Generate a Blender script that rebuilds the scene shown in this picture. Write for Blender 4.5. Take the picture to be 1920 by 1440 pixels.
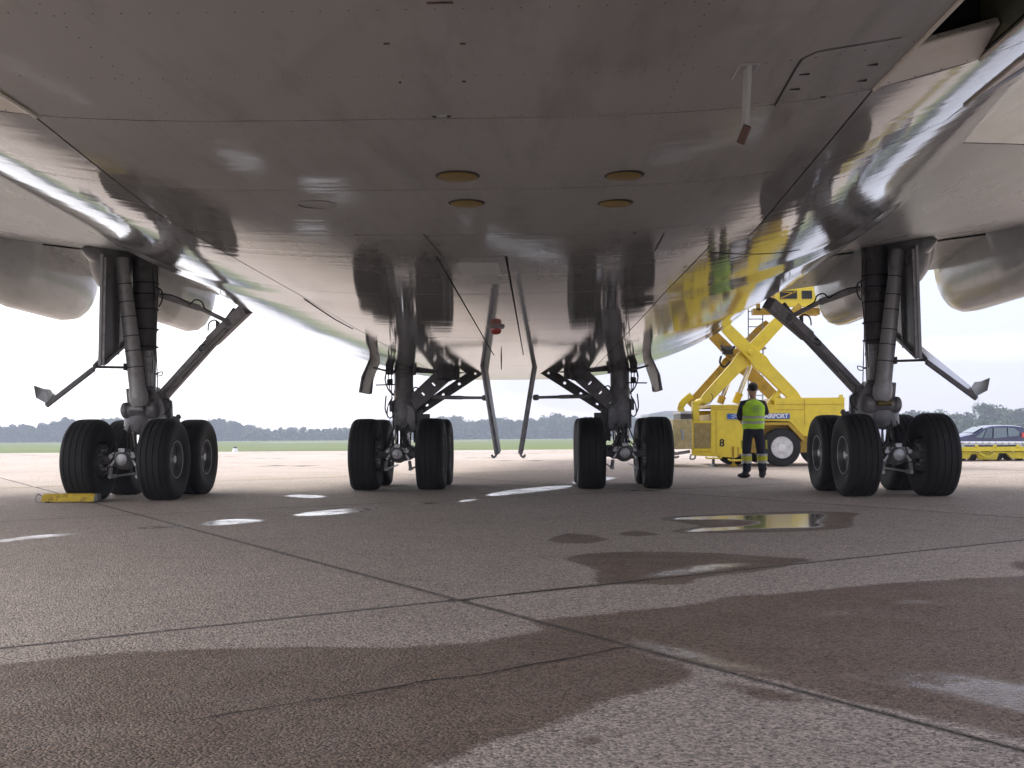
import bpy, math, random
import numpy as np
from mathutils import Vector, Matrix, noise as mnoise
random.seed(7); rng = np.random.default_rng(7)
for o in list(bpy.data.objects): bpy.data.objects.remove(o)
S = bpy.context.scene; COL = S.collection
PI = math.pi
# ------------------------------------------------------------------ camera
F = 2000.0; CAM = Vector((.44, 0, 1.05)); YAW = math.atan(45/F); PIT = math.atan(83/F); ROL = -.007
CM = Matrix.Rotation(YAW, 3, 'Z') @ Matrix.Rotation(PI/2+PIT, 3, 'X') @ Matrix.Rotation(ROL, 3, 'Z')
cd = bpy.data.cameras.new('camera'); cam = bpy.data.objects.new('camera', cd); COL.objects.link(cam)
cam.matrix_world = Matrix.Translation(CAM) @ CM.to_4x4()
cd.sensor_width = 36; cd.lens = F/1920*36; cd.clip_end = 8000; cd.clip_start = .05
S.camera = cam
S.render.resolution_x = 1024; S.render.resolution_y = 768
# ------------------------------------------------------------------ world, sun, exposure
SUN_EL, SUN_AZ = math.radians(52), math.radians(-28)      # azimuth from +Y towards +X
W = bpy.data.worlds.new('World'); S.world = W; W.use_nodes = True
nt = W.node_tree; N = nt.nodes; L = nt.links; N.clear()
out = N.new('ShaderNodeOutputWorld'); bg = N.new('ShaderNodeBackground'); bg.inputs['Strength'].default_value = .1
sky = N.new('ShaderNodeTexSky'); sky.sky_type = 'NISHITA'; sky.sun_disc = False
sky.sun_elevation = SUN_EL; sky.sun_rotation = SUN_AZ
tc = N.new('ShaderNodeTexCoord'); mp = N.new('ShaderNodeMapping'); mp.inputs['Scale'].default_value = (1.2, 1.2, 5)
L.new(tc.outputs['Generated'], mp.inputs['Vector'])
nz = N.new('ShaderNodeTexNoise'); nz.inputs['Scale'].default_value = 1.7; nz.inputs['Detail'].default_value = 6; nz.inputs['Roughness'].default_value = .55
L.new(mp.outputs['Vector'], nz.inputs['Vector'])
cr = N.new('ShaderNodeValToRGB'); cr.color_ramp.elements[0].position = .40; cr.color_ramp.elements[0].color = (.385, .385, .47, 1)
cr.color_ramp.elements[1].position = .64; cr.color_ramp.elements[1].color = (.94, .92, .95, 1)
sx = N.new('ShaderNodeSeparateXYZ'); L.new(tc.outputs['Generated'], sx.inputs[0])
ma = N.new('ShaderNodeMath'); ma.operation = 'MULTIPLY_ADD'; ma.inputs[1].default_value = -.42; L.new(sx.outputs['X'], ma.inputs[0]); L.new(nz.outputs['Fac'], ma.inputs[2])
L.new(ma.outputs[0], cr.inputs['Fac'])
sc = N.new('ShaderNodeVectorMath'); sc.operation = 'SCALE'; sc.inputs['Scale'].default_value = 5.2
L.new(cr.outputs['Color'], sc.inputs[0])
mx = N.new('ShaderNodeMix'); mx.data_type = 'RGBA'; mx.inputs['Factor'].default_value = .9
L.new(sky.outputs['Color'], mx.inputs['A']); L.new(sc.outputs['Vector'], mx.inputs['B'])
L.new(mx.outputs['Result'], bg.inputs['Color']); L.new(bg.outputs['Background'], out.inputs['Surface'])
sd = bpy.data.lights.new('sun', 'SUN'); sd.energy = .5; sd.angle = math.radians(20); sd.color = (1, .96, .9)
sun = bpy.data.objects.new('sun', sd); COL.objects.link(sun)
sdir = Vector((math.sin(SUN_AZ)*math.cos(SUN_EL), math.cos(SUN_AZ)*math.cos(SUN_EL), math.sin(SUN_EL)))
sun.rotation_euler = sdir.to_track_quat('Z', 'Y').to_euler()
S.view_settings.view_transform = 'Standard'; S.view_settings.look = 'None'; S.view_settings.gamma = 1
S.view_settings.exposure = 2.25; S.view_settings.use_curve_mapping = False
S.render.engine = 'CYCLES'
S.cycles.max_bounces = 8; S.cycles.volume_bounces = 0

# ------------------------------------------------------------------ helpers: view geometry (sizes taken from the photograph)
def D(px, py): return CM @ Vector(((px-960)/F, (720-py)/F, -1))
def P(px, py, Y): d = D(px, py); return CAM + d*(Y/d.y)
def G(px, py): d = D(px, py); return CAM - d*(CAM.z/d.z)
def gz(x, y):
    return -float(np.interp(y, [-1e4, 30, 36, 53, 85, 140, 400, 900, 9000], [0, 0, .03, .42, .66, 1.05, 3.0, 5.5, 12]))
# ------------------------------------------------------------------ materials
def mat(name, base, rough=.5, metal=0., var=.15, vs=6., bump=0., bs=60., coat=0., spec=.5, stretch=(1, 1, 1), dirt=None, dirts=3., dirtamt=.5, sheen=0):
    m = bpy.data.materials.new(name); m.use_nodes = True
    t = m.node_tree; n = t.nodes; l = t.links; b = n['Principled BSDF']
    b.inputs['Roughness'].default_value = rough; b.inputs['Metallic'].default_value = metal
    b.inputs['Coat Weight'].default_value = coat; b.inputs['Coat Roughness'].default_value = .08
    b.inputs['Specular IOR Level'].default_value = spec
    c = n.new('ShaderNodeTexCoord'); mpn = n.new('ShaderNodeMapping'); mpn.inputs['Scale'].default_value = stretch
    l.new(c.outputs['Object'], mpn.inputs['Vector'])
    z = n.new('ShaderNodeTexNoise'); z.inputs['Scale'].default_value = vs; z.inputs['Detail'].default_value = 5
    l.new(mpn.outputs['Vector'], z.inputs['Vector'])
    r = n.new('ShaderNodeMapRange'); r.inputs['From Min'].default_value = .3; r.inputs['From Max'].default_value = .7
    r.inputs['To Min'].default_value = 1-var; r.inputs['To Max'].default_value = 1+var
    l.new(z.outputs['Fac'], r.inputs['Value'])
    v = n.new('ShaderNodeVectorMath'); v.operation = 'SCALE'; v.inputs[0].default_value = base; l.new(r.outputs['Result'], v.inputs['Scale'])
    colo = v.outputs['Vector']
    if dirt:
        z2 = n.new('ShaderNodeTexNoise'); z2.inputs['Scale'].default_value = dirts; z2.inputs['Detail'].default_value = 8; z2.inputs['Roughness'].default_value = .65
        l.new(mpn.outputs['Vector'], z2.inputs['Vector'])
        r2 = n.new('ShaderNodeMapRange'); r2.inputs['From Min'].default_value = .5; r2.inputs['From Max'].default_value = .68; r2.inputs['To Max'].default_value = dirtamt
        l.new(z2.outputs['Fac'], r2.inputs['Value'])
        m2 = n.new('ShaderNodeMix'); m2.data_type = 'RGBA'; m2.inputs['B'].default_value = (*dirt, 1)
        l.new(r2.outputs['Result'], m2.inputs['Factor']); l.new(colo, m2.inputs['A']); colo = m2.outputs['Result']
    l.new(colo, b.inputs['Base Color'])
    rr = n.new('ShaderNodeMapRange'); rr.inputs['To Min'].default_value = max(.02, rough*.8); rr.inputs['To Max'].default_value = min(1, rough*1.25)
    l.new(z.outputs['Fac'], rr.inputs['Value']); l.new(rr.outputs['Result'], b.inputs['Roughness'])
    if bump:
        z3 = n.new('ShaderNodeTexNoise'); z3.inputs['Scale'].default_value = bs; z3.inputs['Detail'].default_value = 3
        l.new(c.outputs['Object'], z3.inputs['Vector'])
        bp = n.new('ShaderNodeBump'); bp.inputs['Strength'].default_value = bump; bp.inputs['Distance'].default_value = .01
        l.new(z3.outputs['Fac'], bp.inputs['Height']); l.new(bp.outputs['Normal'], b.inputs['Normal'])
    return m
def skin_mat(name, base, rough=.1, wave=1.0):
    """glossy aircraft paint: shallow waves across the frames and fine dirt streaks running aft"""
    m = mat(name, base, rough, var=.05, vs=1.3, spec=.45, stretch=(2.5, .5, 1), dirt=tuple(x*.55 for x in base), dirts=2.2, dirtamt=.45)
    t = m.node_tree; n = t.nodes; l = t.links; b = n['Principled BSDF']
    c = n.new('ShaderNodeTexCoord'); a = n.new('ShaderNodeMapping'); a.inputs['Scale'].default_value = (.35, 4.5, .5)
    l.new(c.outputs['Object'], a.inputs['Vector'])
    z = n.new('ShaderNodeTexNoise'); z.inputs['Scale'].default_value = 1.4; z.inputs['Detail'].default_value = 3.5; z.inputs['Roughness'].default_value = .45
    l.new(a.outputs['Vector'], z.inputs['Vector'])
    bp = n.new('ShaderNodeBump'); bp.inputs['Strength'].default_value = 1; bp.inputs['Distance'].default_value = .0011*wave
    l.new(z.outputs['Fac'], bp.inputs['Height'])
    a2 = n.new('ShaderNodeMapping'); a2.inputs['Scale'].default_value = (1.6, 17, 1.2); l.new(c.outputs['Object'], a2.inputs['Vector'])
    z4 = n.new('ShaderNodeTexNoise'); z4.inputs['Scale'].default_value = 1.0; z4.inputs['Detail'].default_value = 2; l.new(a2.outputs['Vector'], z4.inputs['Vector'])
    bp2 = n.new('ShaderNodeBump'); bp2.inputs['Strength'].default_value = 1; bp2.inputs['Distance'].default_value = .00045*wave
    l.new(z4.outputs['Fac'], bp2.inputs['Height']); l.new(bp.outputs['Normal'], bp2.inputs['Normal']); l.new(bp2.outputs['Normal'], b.inputs['Normal'])
    return m
M = dict(
    belly=skin_mat('belly_paint', (.28, .273, .27), .05),
    wing=skin_mat('wing_paint', (.32, .325, .33), .28, 1.),
    wlight=mat('pale_fairing_paint', (.62, .59, .54), .35, var=.06, dirt=(.3, .24, .18), dirts=6, dirtamt=.35),
    canoe=skin_mat('canoe_paint', (.50, .51, .52), .15, .6),
    seam=mat('dark_gap', (.02, .018, .017), .8),
    duct=mat('duct_dark', (.012, .011, .01), .9),
    ductwall=mat('duct_wall', (.16, .17, .12), .6),
    tyre=mat('tyre_rubber', (.012, .0115, .0118), .72, var=.2, vs=4, bump=.15, bs=90, dirt=(.022, .021, .02), dirts=5, dirtamt=.3),
    rim=mat('rim_grey', (.10, .10, .105), .45, .3, dirt=(.03, .028, .025), dirts=9),
    hub=mat('hub_silver', (.40, .40, .41), .35, .6),
    gear=mat('gear_grey', (.27, .26, .27), .42, .1, var=.2, dirt=(.05, .045, .04), dirts=7, dirtamt=.6, bump=.05, bs=30),
    geard=mat('gear_dark', (.12, .115, .12), .5, .1, var=.2, dirt=(.03, .026, .022), dirts=7, dirtamt=.6),
    gearl=mat('gear_light', (.42, .42, .43), .35, .1, var=.1, dirt=(.1, .09, .08), dirts=6, dirtamt=.5),
    chrome=mat('chrome', (.8, .8, .82), .12, 1.),
    alloy=mat('cast_alloy', (.42, .42, .43), .4, .6, var=.25, vs=14, dirt=(.06, .05, .05), dirts=12, dirtamt=.7),
    hose=mat('hose_rubber', (.025, .025, .027), .5),
    disc=mat('ochre_cover', (.20, .135, .03), .5, var=.1, dirt=(.18, .13, .05), dirts=10),
    red=mat('beacon_red', (.30, .03, .02), .2, coat=.5),
    rust=mat('mast_tip', (.09, .045, .03), .6),
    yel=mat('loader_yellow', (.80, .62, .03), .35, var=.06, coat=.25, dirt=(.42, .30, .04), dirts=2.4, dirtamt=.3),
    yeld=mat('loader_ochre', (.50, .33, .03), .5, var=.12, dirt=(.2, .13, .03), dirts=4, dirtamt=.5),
    yelt=mat('trailer_yellow', (.66, .56, .03), .45, var=.12, dirt=(.25, .2, .04), dirts=3, dirtamt=.5),
    dirty=mat('dirty_panel', (.50, .42, .20), .5, var=.2, dirt=(.22, .16, .08), dirts=5, dirtamt=.7),
    chock=mat('chock_yellow', (.62, .43, .03), .6, var=.2, dirt=(.12, .08, .03), dirts=14, dirtamt=.8),
    blue=mat('sign_blue', (.03, .12, .42), .4),
    white=mat('white_paint', (.8, .8, .8), .5, var=.04),
    wheelw=mat('wheel_white', (.66, .66, .66), .4, dirt=(.3, .28, .25), dirts=10),
    black=mat('black', (.015, .015, .016), .55),
    steel=mat('steel', (.35, .36, .38), .4, .5),
    skin=mat('skin', (.42, .25, .18), .5),
    hair=mat('hair', (.03, .022, .018), .7, bump=.5, bs=200),
    navy=mat('navy_cloth', (.012, .014, .030), .85, var=.25, vs=12, bump=.4, bs=18),
    vest=mat('hivis', (.52, .90, .04), .7, var=.1, vs=9, bump=.5, bs=14),
    reflt=mat('reflective_tape', (.45, .46, .45), .5, .2),
    hivy=mat('hivis_yellow', (.62, .62, .03), .7),
    vestmark=mat('vest_print', (.40, .55, .30), .7),
    boot=mat('boot_leather', (.02, .018, .018), .5),
    carblue=mat('car_blue', (.02, .028, .10), .18, .3, var=.05, coat=1),
    glass=mat('car_glass', (.06, .09, .11), .05, var=.05, spec=.9),
    glassl=mat('car_glass_pale', (.10, .14, .16), .08, var=.1, spec=.9),
    tail=mat('tail_light', (.55, .05, .04), .25),
    deckgrey=mat('trailer_deck', (.55, .55, .55), .4, .3),
    bark=mat('bark', (.07, .055, .04), .9),
    build=mat('far_building', (.48, .50, .52), .7),
    roofm=mat('far_roof', (.32, .33, .36), .6),
    lattice=mat('mast_paint', (.4, .4, .42), .6),
    ypaint=mat('yellow_line', (.55, .45, .18), .6, var=.25, vs=3, dirt=(.3, .26, .2), dirts=5, dirtamt=.8),
)
def leafmat(name, base):
    m = mat(name, base, .65, var=.45, vs=.35, bump=0, spec=.2)
    return m
LEAF = [leafmat('leaves_dark', (.035, .065, .022)), leafmat('leaves_mid', (.055, .095, .03)), leafmat('leaves_pale', (.08, .12, .04))]
# ------------------------------------------------------------------ mesh builder
class MB:
    def __init__(s): s.v = []; s.f = []; s.sm = []
    def add(s, vs, fs, smooth=False):
        k = len(s.v); s.v += [tuple(p) for p in vs]; s.f += [tuple(i+k for i in q) for q in fs]; s.sm += [smooth]*len(fs); return s
    def box(s, a, b):
        x0, y0, z0 = a; x1, y1, z1 = b
        return s.add([(x0,y0,z0),(x1,y0,z0),(x1,y1,z0),(x0,y1,z0),(x0,y0,z1),(x1,y0,z1),(x1,y1,z1),(x0,y1,z1)],
                     [(3,2,1,0),(4,5,6,7),(0,1,5,4),(1,2,6,5),(2,3,7,6),(3,0,4,7)])
    def tube(s, a, b, r0, r1=None, n=16, cap=True, bands=()):
        return s.lathe(a, b, [(0, r0), (1, r0 if r1 is None else r1)], n, cap)
    def lathe(s, a, b, prof, n=24, cap=True, ph=0):
        """prof: list of (t along a-b, radius)"""
        a = Vector(a); b = Vector(b); ax = (b-a)
        d = ax.normalized(); u = d.orthogonal().normalized(); 
        if abs(d.z) < .99:
            u = d.cross(Vector((0,0,1))).normalized()
        w = d.cross(u)
        vs = []; fs = []
        for t, r in prof:
            c = a+ax*t
            for i in range(n):
                an = 2*PI*i/n+ph; vs.append(c+u*(r*math.cos(an))+w*(r*math.sin(an)))
        for j in range(len(prof)-1):
            for i in range(n):
                i2 = (i+1) % n; fs.append((j*n+i, j*n+i2, (j+1)*n+i2, (j+1)*n+i))
        s.add(vs, fs, True)
        if cap:
            k = len(s.v); m_ = (len(prof)-1)*n
            s.f.append(tuple(k-len(vs)+i for i in reversed(range(n)))); s.sm.append(False)
            s.f.append(tuple(k-len(vs)+m_+i for i in range(n))); s.sm.append(False)
        return s
    def beam(s, a, b, w, h, up=(0,0,1)):
        """rectangular bar from a to b: w across (sideways), h along up"""
        a = Vector(a); b = Vector(b); d = (b-a).normalized(); up = Vector(up)
        side = d.cross(up)
        if side.length < 1e-3: side = d.cross(Vector((0,1,0)))
        side.normalize(); u2 = side.cross(d).normalized()
        vs = []
        for c in (a, b):
            for sx, sy in ((-1,-1),(1,-1),(1,1),(-1,1)): vs.append(c+side*(sx*w/2)+u2*(sy*h/2))
        return s.add(vs, [(3,2,1,0),(4,5,6,7),(0,1,5,4),(1,2,6,5),(2,3,7,6),(3,0,4,7)])
    def path(s, pts, r, n=8):
        """bent hose"""
        pts = [Vector(p) for p in pts]; q = []
        for i in range(len(pts)-1):
            p0 = pts[max(i-1,0)]; p1 = pts[i]; p2 = pts[i+1]; p3 = pts[min(i+2,len(pts)-1)]
            for k in range(5):
                t = k/5; q.append(.5*((2*p1)+(p2-p0)*t+(2*p0-5*p1+4*p2-p3)*t*t+(-p0+3*p1-3*p2+p3)*t**3))
        q.append(pts[-1]); vs = []; fs = []
        for i, c in enumerate(q):
            d = (q[min(i+1,len(q)-1)]-q[max(i-1,0)]).normalized(); u = d.cross(Vector((.3,.1,1))).normalized(); w = d.cross(u)
            for k in range(n): an = 2*PI*k/n; vs.append(c+u*r*math.cos(an)+w*r*math.sin(an))
        for j in range(len(q)-1):
            for i in range(n): fs.append((j*n+i, j*n+(i+1)%n, (j+1)*n+(i+1)%n, (j+1)*n+i))
        return s.add(vs, fs, True)
    def prism(s, poly, off):
        """polygon (3-D, ordered) extruded by vector off"""
        n = len(poly); a = [Vector(p) for p in poly]; b = [p+Vector(off) for p in a]
        fs = [tuple(range(n)), tuple(n+i for i in reversed(range(n)))]+[(i, n+i, n+(i+1)%n, (i+1)%n)[::-1] for i in range(n)]
        return s.add(a+b, fs)
    def sphere(s, c, r, n=12, m=8, sc=(1,1,1)):
        c = Vector(c); vs = []; fs = []
        for j in range(m+1):
            th = PI*j/m
            for i in range(n):
                ph = 2*PI*i/n; vs.append(c+Vector((r*sc[0]*math.sin(th)*math.cos(ph), r*sc[1]*math.sin(th)*math.sin(ph), r*sc[2]*math.cos(th))))
        for j in range(m):
            for i in range(n): fs.append((j*n+i, (j+1)*n+i, (j+1)*n+(i+1)%n, j*n+(i+1)%n))
        return s.add(vs, fs, True)
    def flipx(s, sg):
        if sg > 0: s.v = [(-x, y, z) for x, y, z in s.v]; s.f = [tuple(reversed(q)) for q in s.f]
        return s
    def build(s, name, material, parent=None, bevel=0., loc=None, recalc=True):
        me = bpy.data.meshes.new(name); me.from_pydata(s.v, [], s.f); me.materials.append(material)
        if recalc:
            import bmesh
            bm = bmesh.new(); bm.from_mesh(me); bmesh.ops.recalc_face_normals(bm, faces=bm.faces); bm.to_mesh(me); bm.free()
        me.polygons.foreach_set('use_smooth', s.sm); me.set_sharp_from_angle(angle=math.radians(38)); me.update()
        o = bpy.data.objects.new(name, me); COL.objects.link(o)
        if parent: o.parent = parent
        if loc: o.location = loc
        if bevel:
            b = o.modifiers.new('bevel', 'BEVEL'); b.width = bevel; b.segments = 2; b.limit_method = 'ANGLE'; b.angle_limit = math.radians(50)
        return o
def tag(o, label=None, cat=None, group=None, kind=None):
    if label: o['label'] = label
    if cat: o['category'] = cat
    if group: o['group'] = group
    if kind: o['kind'] = kind
    return o
def thing(name, label, cat, loc=(0,0,0), group=None, rz=0):
    o = bpy.data.objects.new(name, None); COL.objects.link(o); o.location = loc; o.rotation_euler = (0,0,rz)
    return tag(o, label, cat, group)
def copy_tree(o, parent=None):
    c = o.copy(); COL.objects.link(c); c.parent = parent
    for ch in list(o.children): copy_tree(ch, c)
    return c
def grid_mesh(name, pts, m, parent=None, skirt=None, smooth=True):
    """pts: array (nu, nv, 3); optional skirt = offset vector for folded edges"""
    nu, nv = pts.shape[:2]; vs = pts.reshape(-1, 3)
    idx = np.arange(nu*nv).reshape(nu, nv)
    fs = np.stack([idx[:-1,:-1], idx[1:,:-1], idx[1:,1:], idx[:-1,1:]], -1).reshape(-1, 4)
    sm = np.ones(len(fs), bool)
    if skirt is not None:
        ring = np.concatenate([idx[:-1,0], idx[-1,:-1], idx[::-1,-1][:-1], idx[0,::-1][:-1]])
        a = vs[ring]; b = a+np.array(skirt); k = len(vs); n = len(ring)
        vs = np.concatenate([vs, a, b]); i = np.arange(n); j = (i+1) % n
        fs = np.concatenate([fs, np.stack([k+j, k+i, k+n+i, k+n+j], -1)]); sm = np.concatenate([sm, np.zeros(n, bool)])
    me = bpy.data.meshes.new(name)
    me.vertices.add(len(vs)); me.vertices.foreach_set('co', vs.astype(np.float32).ravel())
    me.loops.add(len(fs)*4); me.loops.foreach_set('vertex_index', fs.astype(np.int32).ravel())
    me.polygons.add(len(fs)); me.polygons.foreach_set('loop_start', np.arange(0, len(fs)*4, 4, dtype=np.int32))
    me.update(calc_edges=True); me.polygons.foreach_set('use_smooth', sm if smooth else np.zeros(len(fs), bool)); me.materials.append(m)
    me.validate()
    o = bpy.data.objects.new(name, me); COL.objects.link(o); o.parent = parent
    return o
# ------------------------------------------------------------------ GROUND
U = np.array([.831, .556]); V = np.array([-.556, .831])
def sdf(poly, X, Y):
    p = np.array(poly); n = len(p); d = np.full(X.shape, 1e9); ins = np.zeros(X.shape, bool)
    for i in range(n):
        a = p[i]; b = p[(i+1) % n]; e = b-a; wx = X-a[0]; wy = Y-a[1]
        t = np.clip((wx*e[0]+wy*e[1])/(e@e+1e-12), 0, 1)
        d = np.minimum(d, (wx-e[0]*t)**2+(wy-e[1]*t)**2)
        c = (a[1] > Y) != (b[1] > Y)
        with np.errstate(divide='ignore', invalid='ignore'):
            xi = a[0]+(Y-a[1])*e[0]/(e[1] if e[1] else 1e-9)
        ins ^= c & (X < xi)
    return np.sqrt(d)*np.where(ins, -1, 1)
def line_d(pts, X, Y):
    d = np.full(X.shape, 1e9); p = np.array(pts)
    for a, b in zip(p[:-1], p[1:]):
        e = b-a; t = np.clip(((X-a[0])*e[0]+(Y-a[1])*e[1])/(e@e), 0, 1)
        d = np.minimum(d, (X-a[0]-e[0]*t)**2+(Y-a[1]-e[1]*t)**2)
    return np.sqrt(d)
def smoothp(poly, it=2):
    for _ in range(it):
        q = []
        for i in range(len(poly)):
            a = np.array(poly[i]); b = np.array(poly[(i+1) % len(poly)]); q += [tuple(a*.75+b*.25), tuple(a*.25+b*.75)]
        poly = q
    return poly
g2 = lambda px, py: tuple(G(px, py)[:2])
WET = [
 [(-500,1330),(-200,1262),(0,1245),(150,1228),(250,1221),(400,1218),(470,1211),(600,1213),(750,1213),(850,1207),(950,1195),(1010,1183),(1030,1170),(1170,1212),(1300,1250),(1290,1275),(1240,1292),(1150,1312),(1090,1340),(1010,1372),(900,1405),(800,1445),(600,1560),(-500,1800)],
 [(975,1166),(1050,1157),(1200,1143),(1290,1135),(1370,1116),(1480,1111),(1560,1102),(1700,1090),(1920,1078),(2300,1060),(2700,1200),(2700,1500),(1980,1405),(1760,1352),(1560,1306),(1400,1266),(1300,1246),(1160,1210),(1060,1187)],
 [(1055,1046),(1110,1035),(1280,1033),(1450,1043),(1540,1048),(1480,1060),(1430,1072),(1310,1082),(1312,1094),(1270,1098),(1200,1095),(1115,1099),(1110,1080),(1125,1068),(1065,1055)],
 [(838,1132),(960,1112),(1060,1100),(1180,1090),(1130,1100),(1040,1108),(960,1116)],
 [(1025,1010),(1060,998),(1110,1003),(1150,1010),(1110,1020),(1030,1018)],
 [(1150,1000),(1190,993),(1250,1003),(1180,1007)],
 [(1195,970),(1500,957),(1625,961),(1595,972),(1612,990),(1500,997),(1270,1001),(1250,994),(1330,986)],
 [(1885,1055),(1930,1047),(2100,1050),(2050,1080),(1910,1072)],
 [(1076,1388),(1098,1379),(1130,1380),(1140,1390),(1110,1400),(1078,1397)],
 [(1095,1362),(1140,1360),(1195,1366),(1192,1378),(1150,1382),(1150,1370),(1100,1368)],
 [(1068,1412),(1085,1406),(1082,1422),(1072,1428)],
 [(1330,1275),(1420,1285),(1500,1305),(1560,1320),(1500,1318),(1440,1316),(1380,1300)],
]
WATER = [
 [(1215,973),(1330,967),(1450,964),(1545,962),(1560,968),(1540,978),(1560,988),(1500,990),(1420,992),(1330,997),(1272,999),(1300,990),(1370,987),(1410,983),(1420,977),(1370,974),(1290,975)],
 [(1180,1087),(1230,1072),(1300,1060),(1390,1054),(1440,1056),(1370,1066),(1290,1078)],
 [(1150,1207),(1200,1196),(1260,1206),(1330,1226),(1450,1256),(1520,1275),(1400,1262),(1290,1240)],
 [(1540,1268),(1620,1262),(1700,1256),(1800,1262),(1920,1282),(2100,1310),(2100,1400),(1920,1340),(1760,1300),(1640,1282)],
 [(1530,1150),(1580,1145),(1612,1150),(1570,1156)], [(1670,1130),(1720,1124),(1762,1129),(1710,1134)],
 [(365,981),(440,971),(515,975),(440,984),(380,987)], [(535,965),(620,955),(700,950),(735,953),(640,965),(560,969)],
 [(240,990),(300,984),(370,982),(330,990),(270,993)],
 [(848,940),(880,935),(906,936),(870,942)], [(905,927),(960,917),(1075,908),(1078,914),(985,925),(912,932)],
 [(520,931),(560,926),(622,930),(600,935)], [(-160,1025),(0,1012),(60,1003),(160,998),(150,1003),(60,1010),(0,1018)],
 [(1065,903),(1130,893),(1165,896),(1120,904),(1075,909)], [(745,946),(800,941),(850,941),(800,947)],
 [(960,1041),(985,1040),(993,1044),(970,1045)], [(1365,919),(1388,918),(1390,921),(1370,922)],
]
WET = [smoothp([g2(*q) for q in p]) for p in WET]; WATER = [smoothp([g2(*q) for q in p]) for p in WATER]
CRACKS = [[g2(*q) for q in ((360,1352),(450,1336),(560,1318),(680,1300),(800,1278),(900,1266),(1000,1246),(1080,1233),(1150,1218),(1175,1215))],
          [g2(*q) for q in ((190,975),(250,970),(330,966))]]
gm = bpy.data.materials.new('apron_concrete'); gm.use_nodes = True
t = gm.node_tree; n = t.nodes; l = t.links; b = n['Principled BSDF']
def nd(ty, **k):
    x = n.new(ty)
    for a, v in k.items(): x.inputs[a].default_value = v
    return x
def mth(op, a, bb, cl=False):
    x = n.new('ShaderNodeMath'); x.operation = op; x.use_clamp = cl
    for i, q in enumerate((a, bb)):
        if hasattr(q, 'is_output'): l.new(q, x.inputs[i])
        elif q is not None: x.inputs[i].default_value = q
    return x.outputs[0]
def mrg(v, a0, a1, b0, b1, sm=False):
    x = n.new('ShaderNodeMapRange'); l.new(v, x.inputs['Value'])
    if sm: x.interpolation_type = 'SMOOTHSTEP'
    for k, q in zip(('From Min','From Max','To Min','To Max'), (a0, a1, b0, b1)): x.inputs[k].default_value = q
    return x.outputs['Result']
def mixc(f, A, B):
    x = n.new('ShaderNodeMix'); x.data_type = 'RGBA'
    for k, q in (('Factor', f), ('A', A), ('B', B)):
        if hasattr(q, 'is_output'): l.new(q, x.inputs[k])
        else: x.inputs[k].default_value = q
    return x.outputs['Result']
geo = n.new('ShaderNodeNewGeometry'); pos = geo.outputs['Position']
def noi(s, d=4, r=.5, vec=pos):
    x = nd('ShaderNodeTexNoise', Scale=s, Detail=d, Roughness=r); l.new(vec, x.inputs['Vector']); return x.outputs['Fac']
def attr(a):
    x = n.new('ShaderNodeAttribute'); x.attribute_name = a; return x.outputs['Fac']
big = noi(.35, 5, .6); med = noi(2.2, 6, .6); fin = noi(16, 6, .7); grn = noi(120, 2, .6); grn2 = noi(260, 2, .6)
vor = nd('ShaderNodeTexVoronoi', Scale=85); l.new(pos, vor.inputs['Vector'])
vcol = n.new('ShaderNodeSeparateColor'); l.new(vor.outputs['Color'], vcol.inputs[0])
dry = mixc(mrg(big, .3, .7, 0, 1), (.54, .45, .375, 1), (.64, .54, .46, 1))
dry = mixc(mrg(med, .45, .75, 0, .35), dry, (.42, .335, .285, 1))
dry = mixc(mrg(fin, .5, .75, 0, .3), dry, (.66, .56, .49, 1))
rnd = n.new('ShaderNodeAttribute'); rnd.attribute_type = 'OBJECT'; rnd.attribute_name = 'tone'
sp = mrg(vcol.outputs[0], .0, 1, .50, 1.45)
oi = n.new('ShaderNodeObjectInfo'); sp = mth('MULTIPLY', sp, mrg(oi.outputs['Random'], 0, 1, .93, 1.07)); stn = noi(.9, 7, .7); sp = mth('MULTIPLY', sp, mrg(stn, .58, .72, 1, .78)); stn2 = noi(4.5, 5, .75); sp = mth('MULTIPLY', sp, mrg(stn2, .68, .74, 1, .72))
spk = n.new('ShaderNodeVectorMath'); spk.operation = 'SCALE'; l.new(dry, spk.inputs[0]); l.new(mth('MULTIPLY', sp, mrg(grn, .3, .7, .72, 1.28)), spk.inputs['Scale'])
col_ = mixc(mrg(vcol.outputs[1], .90, .94, 0, .55), spk.outputs[0], (.55, .48, .40, 1))
col_ = mixc(mrg(vcol.outputs[2], .90, .94, 0, .6), col_, (.09, .07, .055, 1))
dist = noi(3.2, 6, .62); wob = mth('MULTIPLY', mth('SUBTRACT', dist, .5), .16); wobf = mth('MULTIPLY', mth('SUBTRACT', fin, .5), .06)
wv = mth('ADD', attr('wet'), mth('ADD', wob, wobf)); wetm = mrg(wv, -.05, .018, 1, 0, True)
wa = mth('ADD', attr('water'), mth('ADD', wob, wobf)); watm = mrg(wa, -.10, .04, 1, 0, True)
wf = mth('ADD', attr('film'), mth('ADD', mth('MULTIPLY', wob, 1.2), wobf)); filmm = mth('MULTIPLY', mth('MULTIPLY', mrg(wf, -.08, .06, 1, 0, True), mrg(noi(5, 4, .6), .3, .5, .6, 1)), .95)
wetc = n.new('ShaderNodeMix'); wetc.data_type = 'RGBA'; wetc.blend_type = 'MULTIPLY'; l.new(wetm, wetc.inputs['Factor']); l.new(col_, wetc.inputs['A']); wetc.inputs['B'].default_value = (.46, .39, .335, 1)
c2 = mixc(mth('MULTIPLY', watm, .5), wetc.outputs['Result'], (.10, .085, .075, 1))
ck = mth('ADD', attr('crack'), mth('MULTIPLY', mth('SUBTRACT', fin, .5), .05))

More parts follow.
